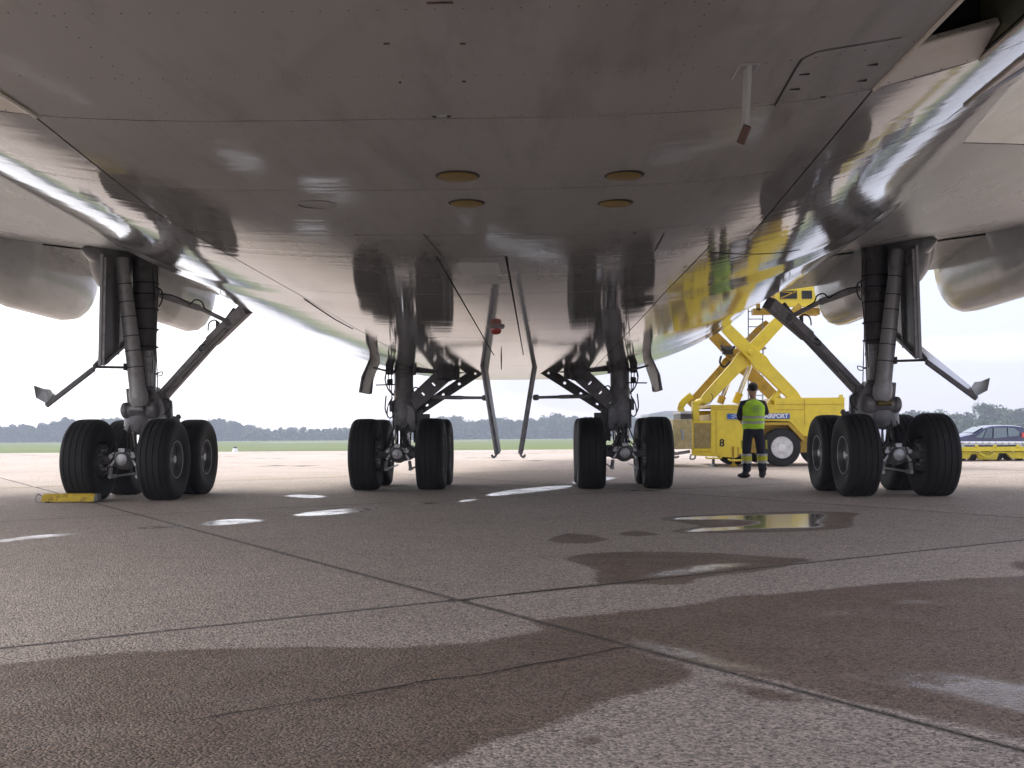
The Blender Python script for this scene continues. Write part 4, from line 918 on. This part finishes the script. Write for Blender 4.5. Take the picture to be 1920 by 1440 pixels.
fc = MB(); fc.sphere((0,.105,1.68), .018, 8, 6, (.7,1,1.5)); fc.build('nose', M['skin'], ps)
skinned('shirt', [(0,0,1.0),(0,0,1.25),(0,0,1.42),(-.175,0,1.42),(-.24,0,1.18),(-.20,.12,1.12),(.175,0,1.42),(.235,.03,1.22),(.21,.20,1.29),(0,0,1.50)], [(0,1),(1,2),(2,3),(3,4),(4,5),(2,6),(6,7),(7,8),(2,9)],
        [(.15,.115),(.15,.12),(.13,.11),.075,.058,.05,.075,.058,.05,.065], 'navy', ps)
skinned('trousers', [(0,0,1.02),(0,0,.93),(-.10,.0,.86),(-.12,.02,.52),(-.125,-.01,.30),(-.13,-.02,.10),(.10,.0,.86),(.125,.02,.52),(.14,-.01,.30),(.145,-.02,.10)], [(0,1),(1,2),(2,3),(3,4),(4,5),(1,6),(6,7),(7,8),(8,9)],
        [(.155,.115),(.15,.12),.098,.085,.078,.082,.098,.085,.078,.082], 'navy', ps, root=1)
def rings(name, rs, m_, n=40, fold=.006):
    A = np.zeros((len(rs), n+1, 3))
    for i, (cx_, cy_, z, rx, ry) in enumerate(rs):
        for k in range(n+1):
            a = 2*PI*k/n; w_ = 1+fold*math.sin(a*7+i*1.3)+fold*math.sin(a*11-i)
            A[i, k] = (cx_+rx*w_*np.sign(math.cos(a))*abs(math.cos(a))**.85, cy_+ry*w_*math.sin(a), z+.004*math.sin(a*5+i))
    return grid_mesh(name, A, M[m_], ps)
rings('vest', [(0,0,.935,.185,.15),(0,0,1.0,.19,.152),(0,0,1.08,.188,.15),(0,0,1.18,.192,.15),(0,0,1.28,.205,.15),(0,0,1.36,.212,.145),(0,0,1.41,.198,.13),(0,0,1.445,.165,.115),(0,.0,1.475,.115,.095),(0,.01,1.50,.075,.075)], 'vest')
for z in (1.035, 1.135): rings('reflective_band', [(0,0,z,.197,.158),(0,0,z+.045,.198,.158)], 'reflt', fold=.005)
mk = MB()
for k in range(4):
    hh = .07-abs(k-1.5)*.018; z = 1.345-k*.028
    for q in range(int(hh*2/.02)): x = .045-hh+q*.021; mk.box((x, -.158, z), (x+.014, -.152, z+.016))
cc = [(.045+.078*math.cos(a), -.156, 1.305+.078*math.sin(a)) for a in np.linspace(0, 2*PI, 20)]; mk.path(cc, .0035, 6); mk.build('vest_print', M['vestmark'], ps)
for sx, x in ((-1, -.127), (1, .142)):
    for z0, z1, m_, g in ((.28,.33,'reflt',.089), (.33,.42,'hivy',.0885), (.42,.46,'reflt',.09)): rings('trouser_band', [(x,-.01,z0,g,g),(x,-.005,z1,g,g)], m_, 24, .003)
    MB().box((x+sx*.075, -.03, .55), (x+sx*.09, .06, .72)).build('knee_pocket', M['hivy'], ps, bevel=.006)
    bt = MB(); bt.sphere((x, .03 if sx > 0 else 0, .05), .06, 14, 10, (.9 if sx > 0 else 1.9, 1.9 if sx > 0 else 1.0, .85)); bt.tube((x, -.015, .05), (x, -.015, .16), .06, .062, 14)
    if sx < 0: bt.v = [(vx-.05*(1 if vz < .1 else 0), vy, max(vz, .001)) for vx, vy, vz in bt.v]
    else: bt.v = [(vx, vy, max(vz, .001)) for vx, vy, vz in bt.v]
    bt.build('boot', M['boot'], ps)
# ------------------------------------------------------------------ FLATBED TRAILER
TY = 31.5
def TPt(px, py, dy=0.): p = P(px, py, TY); return Vector((p.x, TY+dy, p.z))
tr = thing('flatbed_trailer', 'long low yellow cargo trailer with grey roller deck in front of the blue car', 'trailer', (TPt(1790,866).x, TY, 0))
ox = TPt(1790,866).x
def tp(name, mb, m_, bevel=0.): mb.v = [(x-ox, y-TY, z) for x, y, z in mb.v]; return mb.build(name, M[m_], tr, bevel=bevel)
tp('deck', MB().box(tuple(TPt(1740,835,0)), tuple(TPt(2120,832,2.4))), 'deckgrey', .01)
tp('side_rail', MB().box(tuple(TPt(1740,847,-.02)), tuple(TPt(2120,836,.06))), 'yelt', .012)
tp('under_frame', MB().prism([TPt(x, y, .1) for x, y in ((1740,847),(2120,847),(2110,862),(1900,860),(1890,850),(1876,850),(1872,862),(1838,862),(1834,852),(1824,852),(1820,860),(1740,861))], (0, .1, 0)), 'yelt', .01)
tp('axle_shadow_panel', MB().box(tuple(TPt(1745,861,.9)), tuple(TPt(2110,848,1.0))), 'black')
rl = MB()
for k in range(30): rl.tube(TPt(1745+k*12.5,831.5,.1), TPt(1745+k*12.5,831.5,2.3), .035, n=8)
tp('roller', rl, 'steel')
tp('draw_bar', MB().beam(TPt(1835,849,-.05), TPt(1850,858,-.05), .05, .05).beam(TPt(1865,849,-.05), TPt(1850,858,-.05), .05, .05), 'yelt')
for px in (1828, 1862, 1905): tp('stop_lug', MB().box(tuple(TPt(px,838,-.06)), tuple(TPt(px+5,834,0))), 'yelt')
for px in (1768, 1812, 1832, 1858, 1880, 1900, 1921, 1975, 2060):
    c = TPt(px, 858, .3); r_ = .155
    o = tp('trailer_wheel', MB().lathe((c.x, c.y, r_), (c.x, c.y+.14, r_), [(0,.08),(0,.13),(.15,r_),(.85,r_),(1,.13),(1,.08)], 20), 'tyre')
    MB().lathe((c.x-ox, c.y-TY-.005, r_), (c.x-ox, c.y-TY+.1, r_), [(0,.02),(.1,.07),(1,.085)], 14).build('rim', M['geard'], o)
# ------------------------------------------------------------------ CAR (dark blue compact people carrier, nose to the left)
CY = 53.0
cz0 = gz(0, CY)
car = thing('parked_car', 'dark blue compact hatchback behind the yellow trailer, pale reflections on its glass', 'car', (P(1905,800,CY).x, CY, cz0))
def car_local(px, py): p = P(px, py, CY); return (p.x-car.location.x, p.z-cz0)
SEC = [car_local(*q) for q in ((1781,842),(1782,829),(1788,821),(1808,816),(1826,812),(1848,801),(1862,797.6),(1885,796.6),(1905,797.2),(1918,799),(1928,808),(1934,820),(1936,834),(1934,844))]
NS = len(SEC)
zb_ = .22
A = []
for (x, z) in SEC: A.append((x, z))
def cbody(yoff, inset): return [(x, yoff, z) for x, z in A]
Wc = 1.68
belt = car_local(1860, 818)[1]
nY = 9; Ag = np.zeros((NS, nY, 3))
for i, (x, z) in enumerate(A):
    for k in range(nY):
        s_ = k/(nY-1)*2-1; tuck = .17*max(0, (z-belt))/(max(a[1] for a in A)-belt)
        yy_ = Wc/2*s_*(1-tuck*.9); zz_ = z-.05*abs(s_)**6*(1 if z > belt-.1 else 0)
        Ag[i, k] = (x, Wc/2+yy_, zz_)
grid_mesh('car_shell', Ag, M['carblue'], car)
for sd_ in (0, nY-1):
    m_ = MB(); top = [tuple(Ag[i, sd_]) for i in range(NS)]; bt_ = [(p[0], p[1], zb_ if 0 < i < NS-1 else zb_) for i, p in enumerate(top)]
    m_.add(top+bt_, [(i, i+1, NS+i+1, NS+i) for i in range(NS-1)], False); m_.build('body_side', M['carblue'], car)
sv = []
def cwin(pts, name, m_):
    q = []
    for px, py in pts:
        x, z = car_local(px, py); tuck = .17*max(0, (z-belt))/(max(a[1] for a in A)-belt)*.9; q.append((x, Wc/2*tuck-.012, z))
    MB().prism(q, (0, .02, 0)).build(name, M[m_], car)
cwin([(1829,820),(1850,804),(1842,821)], 'quarter_glass', 'glassl'); cwin([(1844,821),(1853,803),(1862,802),(1860,821.5)], 'front_window', 'glass')
cwin([(1863,822),(1865,802),(1888,801.5),(1889,819)], 'rear_door_window', 'glassl'); cwin([(1891,819),(1891,801.5),(1903,802.5),(1912,810),(1910,817)], 'rear_quarter_window', 'glassl')
x1_, z1_ = car_local(1826, 812); x2_, z2_ = car_local(1848, 801)
MB().prism([(x1_+.02, .12, z1_+.02), (x2_-.02, .2, z2_+.015), (x2_-.02, Wc-.2, z2_+.015), (x1_+.02, Wc-.12, z1_+.02)], (-.01, 0, .01)).build('windscreen', M['glassl'], car)
xx, zz_ = car_local(1824, 815); MB().sphere((xx, -.08, zz_), .09, 10, 8, (.8,.8,.6)).build('wing_mirror', M['carblue'], car)
xx, zz_ = car_local(1918, 816); MB().box((xx-.05, -.03, zz_-.12), (xx+.12, .08, zz_+.12)).build('tail_light', M['tail'], car, bevel=.02)
xx, zz_ = car_local(1790, 822); MB().box((xx-.1, -.02, zz_-.08), (xx+.12, .1, zz_+.04)).build('headlight', M['glassl'], car, bevel=.02)
xx, zz_ = car_local(1856, 796.8); MB().beam((xx, .8, zz_), (xx+.05, .8, zz_+.12), .01, .01).build('aerial', M['black'], car)
for px in (1804, 1914):
    xx, _ = car_local(px, 840)
    o = MB().lathe((xx, -.02, .3), (xx, .18, .3), [(0,.19),(0,.26),(.1,.3),(.9,.3),(1,.26)], 28).build('wheel', M['tyre'], car)
    MB().lathe((xx, -.03, .3), (xx, .1, .3), [(0,.19),(.2,.17),(1,.08)], 20).build('rim', M['hub'], o)
    o2 = o.copy(); COL.objects.link(o2); o2.location = (0, Wc-.18, 0); o2.parent = car
MB().box((A[0][0]+.05, .05, .2), (A[-1][0]-.05, Wc-.05, .5)).build('underbody', M['black'], car)
# ------------------------------------------------------------------ FAR THINGS
def far(px, py, Y): p = P(px, py, Y); return p
# building left of the loader
bx0 = far(1221, 790, 300); bx1 = far(1300, 768, 300); zg = gz(0, 300)
bd = thing('hangar', 'long low pale grey hangar roof rising behind the trees left of the loader', 'building', (bx0.x, 300, zg))
wB = bx1.x-bx0.x+12; hB = far(1240, 772, 300).z-zg
MB().box((0, 0, 0), (wB, 25, hB-1.2)).build('wall', M['build'], bd)
MB().prism([(-.6, -.6, hB-1.2), (wB+.6, -.6, hB-1.2), (wB+.6, -.6, hB), (4, -.6, hB+.2), (-.6, -.6, hB-.6)], (0, 26, 0)).build('roof', M['roofm'], bd)
for k in range(5): MB().box((1+k*4.2, -.08, 1), (4.4+k*4.2, 0, 4.5)).build('hangar_door', M['roofm'], bd)
# lattice mast at right
mx0 = far(1830, 775, 380); zg = gz(0, 380); mh = far(1830, 744, 380).z-zg
ms = thing('lattice_mast', 'thin pale lattice radio mast rising above the trees near the right wing gear', 'mast', (mx0.x, 380, zg))
q = MB()
for sx in (-1, 1):
    for sy in (-1, 1): q.beam((sx*.9, sy*.9, 0), (sx*.5, sy*.5, mh-2), .18, .18)
for k in range(12):
    z = k*(mh-2)/12; w_ = .9-.4*k/12; z2 = (k+1)*(mh-2)/12; q.beam((-w_, -w_, z), (w_, -w_, z2), .1, .1); q.beam((w_, -w_, z), (-w_, -w_, z2), .1, .1)
q.build('lattice', M['lattice'], ms); MB().box((-1.1, -1.1, mh-3.4), (1.1, 1.1, mh-3.1)).box((-1.3,-.2,mh-4.6),(-.5,.2,mh-3.4)).build('gallery', M['lattice'], ms); MB().tube((.9, 0, mh-3), (.9, 0, mh), .12, n=6).build('aerial', M['lattice'], ms)
# small white edge marker
mp_ = far(441, 842, 83.5); zg = gz(0, 83.5)
em = thing('edge_marker', 'tiny white apron edge marker with a black cap at the grass edge', 'marker', (mp_.x, 83.5, zg))
MB().lathe((0, 0, 0), (0, 0, .28), [(0,.26),(.3,.24),(1,.17)], 16).build('marker_base', M['white'], em); MB().lathe((0, 0, .28), (0, 0, .42), [(0,.13),(.6,.13),(1,.06)], 14).build('marker_cap', M['black'], em)
# trees
def clump_mesh(name, H, Wd, nleaf, leafsz, lm, seed, trunkh=.2):
    r = random.Random(seed); blobs = []
    for k in range(r.randint(7, 11)):
        zc_ = trunkh*H+(1-trunkh)*H*r.uniform(.18, .86); a = r.uniform(0, 2*PI); rad = Wd*.5*r.uniform(.1, .62)*(1-.5*abs(zc_/H-.5))
        blobs.append((rad*math.cos(a), rad*math.sin(a), zc_, Wd*r.uniform(.16, .27)))
    blobs.append((0, 0, H*.84, Wd*.2)); vs = []; fs = []
    for k in range(nleaf):
        bx_, by_, bz_, br = r.choice(blobs); th = r.uniform(0, 2*PI); cz_ = r.uniform(-1, 1); rr_ = br*(r.random()**.35)*1.02
        s2 = math.sqrt(1-cz_*cz_); c = Vector((bx_+rr_*s2*math.cos(th), by_+rr_*s2*math.sin(th), bz_+rr_*cz_*.85))
        nrm = Vector((r.gauss(0, 1), r.gauss(0, 1), r.gauss(0, .8)+.5)).normalized(); u_ = nrm.orthogonal().normalized(); w_ = nrm.cross(u_); sz = leafsz*r.uniform(.6, 1.4); i = len(vs)
        a0 = r.uniform(0, PI); u2 = u_*math.cos(a0)+w_*math.sin(a0); w2 = -u_*math.sin(a0)+w_*math.cos(a0)
        vs += [c-u2*sz, c-w2*sz*.6, c+u2*sz, c+w2*sz*.6]; fs.append((i, i+1, i+2, i+3))
    me = bpy.data.meshes.new(name); me.from_pydata(vs, [], fs); me.materials.append(lm); return me
def trunk_mesh(H, seed):
    r = random.Random(seed); m_ = MB(); m_.lathe((0,0,-.2), (0,0,H*.7), [(0,.035*H),(.1,.025*H),(1,.01*H)], 7)
    for k in range(5): a = r.uniform(0, 2*PI); z = H*r.uniform(.2, .5); m_.tube((0,0,z), (H*.22*math.cos(a), H*.22*math.sin(a), z+H*.22), .012*H, .004*H, n=5)
    o = m_.build('trunk', M['bark']); me = o.data; bpy.data.objects.remove(o); return me
PROT = [(clump_mesh('crown', 9, w_, 1500, .34, LEAF[i % 3], 11+i, .1), trunk_mesh(9, i)) for i, w_ in enumerate((8, 7, 9.5, 6.5, 8.5, 11))]
def tree(x, y, h, kind, label, group, wx=1.0):
    o = thing('tree', label, 'tree', (x, y, gz(x, y)-.1), group, random.uniform(0, 6.28)); s_ = h/9; o.scale = (s_*wx, s_*wx, s_)
    for nm, me in zip(('crown', 'trunk'), PROT[kind]):
        c = bpy.data.objects.new(nm, me); COL.objects.link(c); c.parent = o
GL = 'trees of the far wood beyond the grass'
LL = 'hazy broadleaf tree in the distant wood line beyond the grass'
# skyline of the wood, from the photograph: (px, top py)
sky_l = [(0,794),(30,797),(48,800),(75,795),(100,793),(123,782),(140,790),(160,792),(185,785),(215,783),(235,787),(258,792),(300,793),(345,792),(380,790),(400,786),(425,789),(455,797),(480,798),(497,806),(540,802),(575,803),(610,806),(640,805),(665,803),(700,790),(740,789),(790,788),(830,783),(850,784),(880,789),(915,787),(935,783),(950,788),(985,788),(1010,783),(1035,780),(1070,781),(1110,786),(1125,780),(1150,787),(1190,782),(1230,784),(1270,786),(1330,786),(1500,780),(1600,772)]
sxs = [a for a, b_ in sky_l]; sys_ = [b_ for a, b_ in sky_l]
r = random.Random(3)
cnt = 0
special = {123: 'tall hazy tree poking above the wood at the far left of the picture', 400: 'rounded hazy tree standing highest just right of the left wing gear tyres', 497: 'small isolated tuft-topped tree in the low part of the wood line', 1035: 'tall hazy tree just right of the two long central gear doors'}
for px in np.arange(-60, 1640, 11.5):
    for row in range(2):
        Y = 385+row*22+r.uniform(-8, 8); pxx = px+r.uniform(-4, 4); topy = float(np.interp(pxx, sxs, sys_))+r.uniform(-5, 5)+row*1.5
        p = far(pxx, topy, Y); h = p.z-gz(0, Y)
        if h < 2: continue
        tree(p.x, Y, h, r.randrange(6), LL, GL, r.uniform(.7, 1.25)); cnt += 1
for px, lab in special.items():
    topy = float(np.interp(px, sxs, sys_))-3; Y = 378; p = far(px, topy, Y); tree(p.x, Y, p.z-gz(0, Y), 3, lab, None, .7)
# nearer trees on the right
RL = [(1655,770,'leafy green tree just right of the right wing gear strut, partly behind its tyres'), (1690,776,None), (1712,768,None), (1735,772,None), (1762,768,'dark tree with ragged top above the right outer tyre'), (1790,776,None), (1812,772,None), (1848,757,'largest dark green tree, rising above the roof of the blue car'), (1872,760,None), (1893,768,'tree with a ragged crown behind the tail of the blue car'), (1915,764,None), (1940,766,None), (1965,762,None), (1990,768,None), (1800,792,None), (1840,788,None), (1880,790,None), (1750,790,None), (1910,786,None)]
for i, (px, ty, lab) in enumerate(RL):
    Y = 235+r.uniform(-10, 12)-(25 if ty > 780 else 0); p = far(px, ty, Y); h = p.z-gz(0, Y)
    tree(p.x, Y, h, (5, 2, 0, 4)[i % 4], lab or ('green broadleaf tree in the nearer belt of trees behind the blue car' if ty < 780 else 'low pale green bushy tree at the foot of the belt behind the blue car'), None if lab else ('nearer trees on the right' if ty < 780 else 'low trees at the foot of the belt'), 1.15 if ty < 780 else 1.5)
# undergrowth that closes the wood below its crowns
ug = []; fs = []
for k in range(26000):
    x = r.uniform(-260, 230); Y = r.uniform(374, 400); z = gz(x, Y)+r.uniform(0, 1)**1.3*5.0*(.7+.5*mnoise.noise(Vector((x*.05, 0, 0)))); s_ = r.uniform(.35, .9)
    nrm = Vector((r.gauss(0, 1), r.gauss(0, 1), r.gauss(0, 1)+.3)).normalized(); u_ = nrm.orthogonal().normalized(); w_ = nrm.cross(u_); c = Vector((x, Y, z)); i = len(ug)
    ug += [c-u_*s_, c-w_*s_*.7, c+u_*s_, c+w_*s_*.7]; fs.append((i, i+1, i+2, i+3))
for k in range(7000):
    x = r.uniform(60, 130); Y = r.uniform(205, 240); z = gz(x, Y)+r.uniform(0, 1)**1.3*3.6; s_ = r.uniform(.25, .6)
    nrm = Vector((r.gauss(0, 1), r.gauss(0, 1), r.gauss(0, 1)+.3)).normalized(); u_ = nrm.orthogonal().normalized(); w_ = nrm.cross(u_); c = Vector((x, Y, z)); i = len(ug)
    ug += [c-u_*s_, c-w_*s_*.7, c+u_*s_, c+w_*s_*.7]; fs.append((i, i+1, i+2, i+3))
me = bpy.data.meshes.new('undergrowth'); me.from_pydata(ug, [], fs); me.materials.append(LEAF[0]); o = bpy.data.objects.new('undergrowth', me); COL.objects.link(o)
tag(o, 'dense hazy undergrowth filling the foot of the far wood', 'undergrowth', kind='stuff')
# ------------------------------------------------------------------ HAZE
hz = MB().box((-420, -90, -8), (420, 460, 26)).build('haze', M['white']); hz.data.materials.clear()
hm = bpy.data.materials.new('haze_air'); hm.use_nodes = True; ht = hm.node_tree; ht.nodes.clear()
ho = ht.nodes.new('ShaderNodeOutputMaterial'); pv = ht.nodes.new('ShaderNodeVolumePrincipled'); pv.inputs['Color'].default_value = (.78, .85, 1, 1); pv.inputs['Density'].default_value = .0015
ht.links.new(pv.outputs['Volume'], ho.inputs['Volume']); hz.data.materials.append(hm); tag(hz, 'thin pale haze over the airfield', 'haze', kind='stuff')
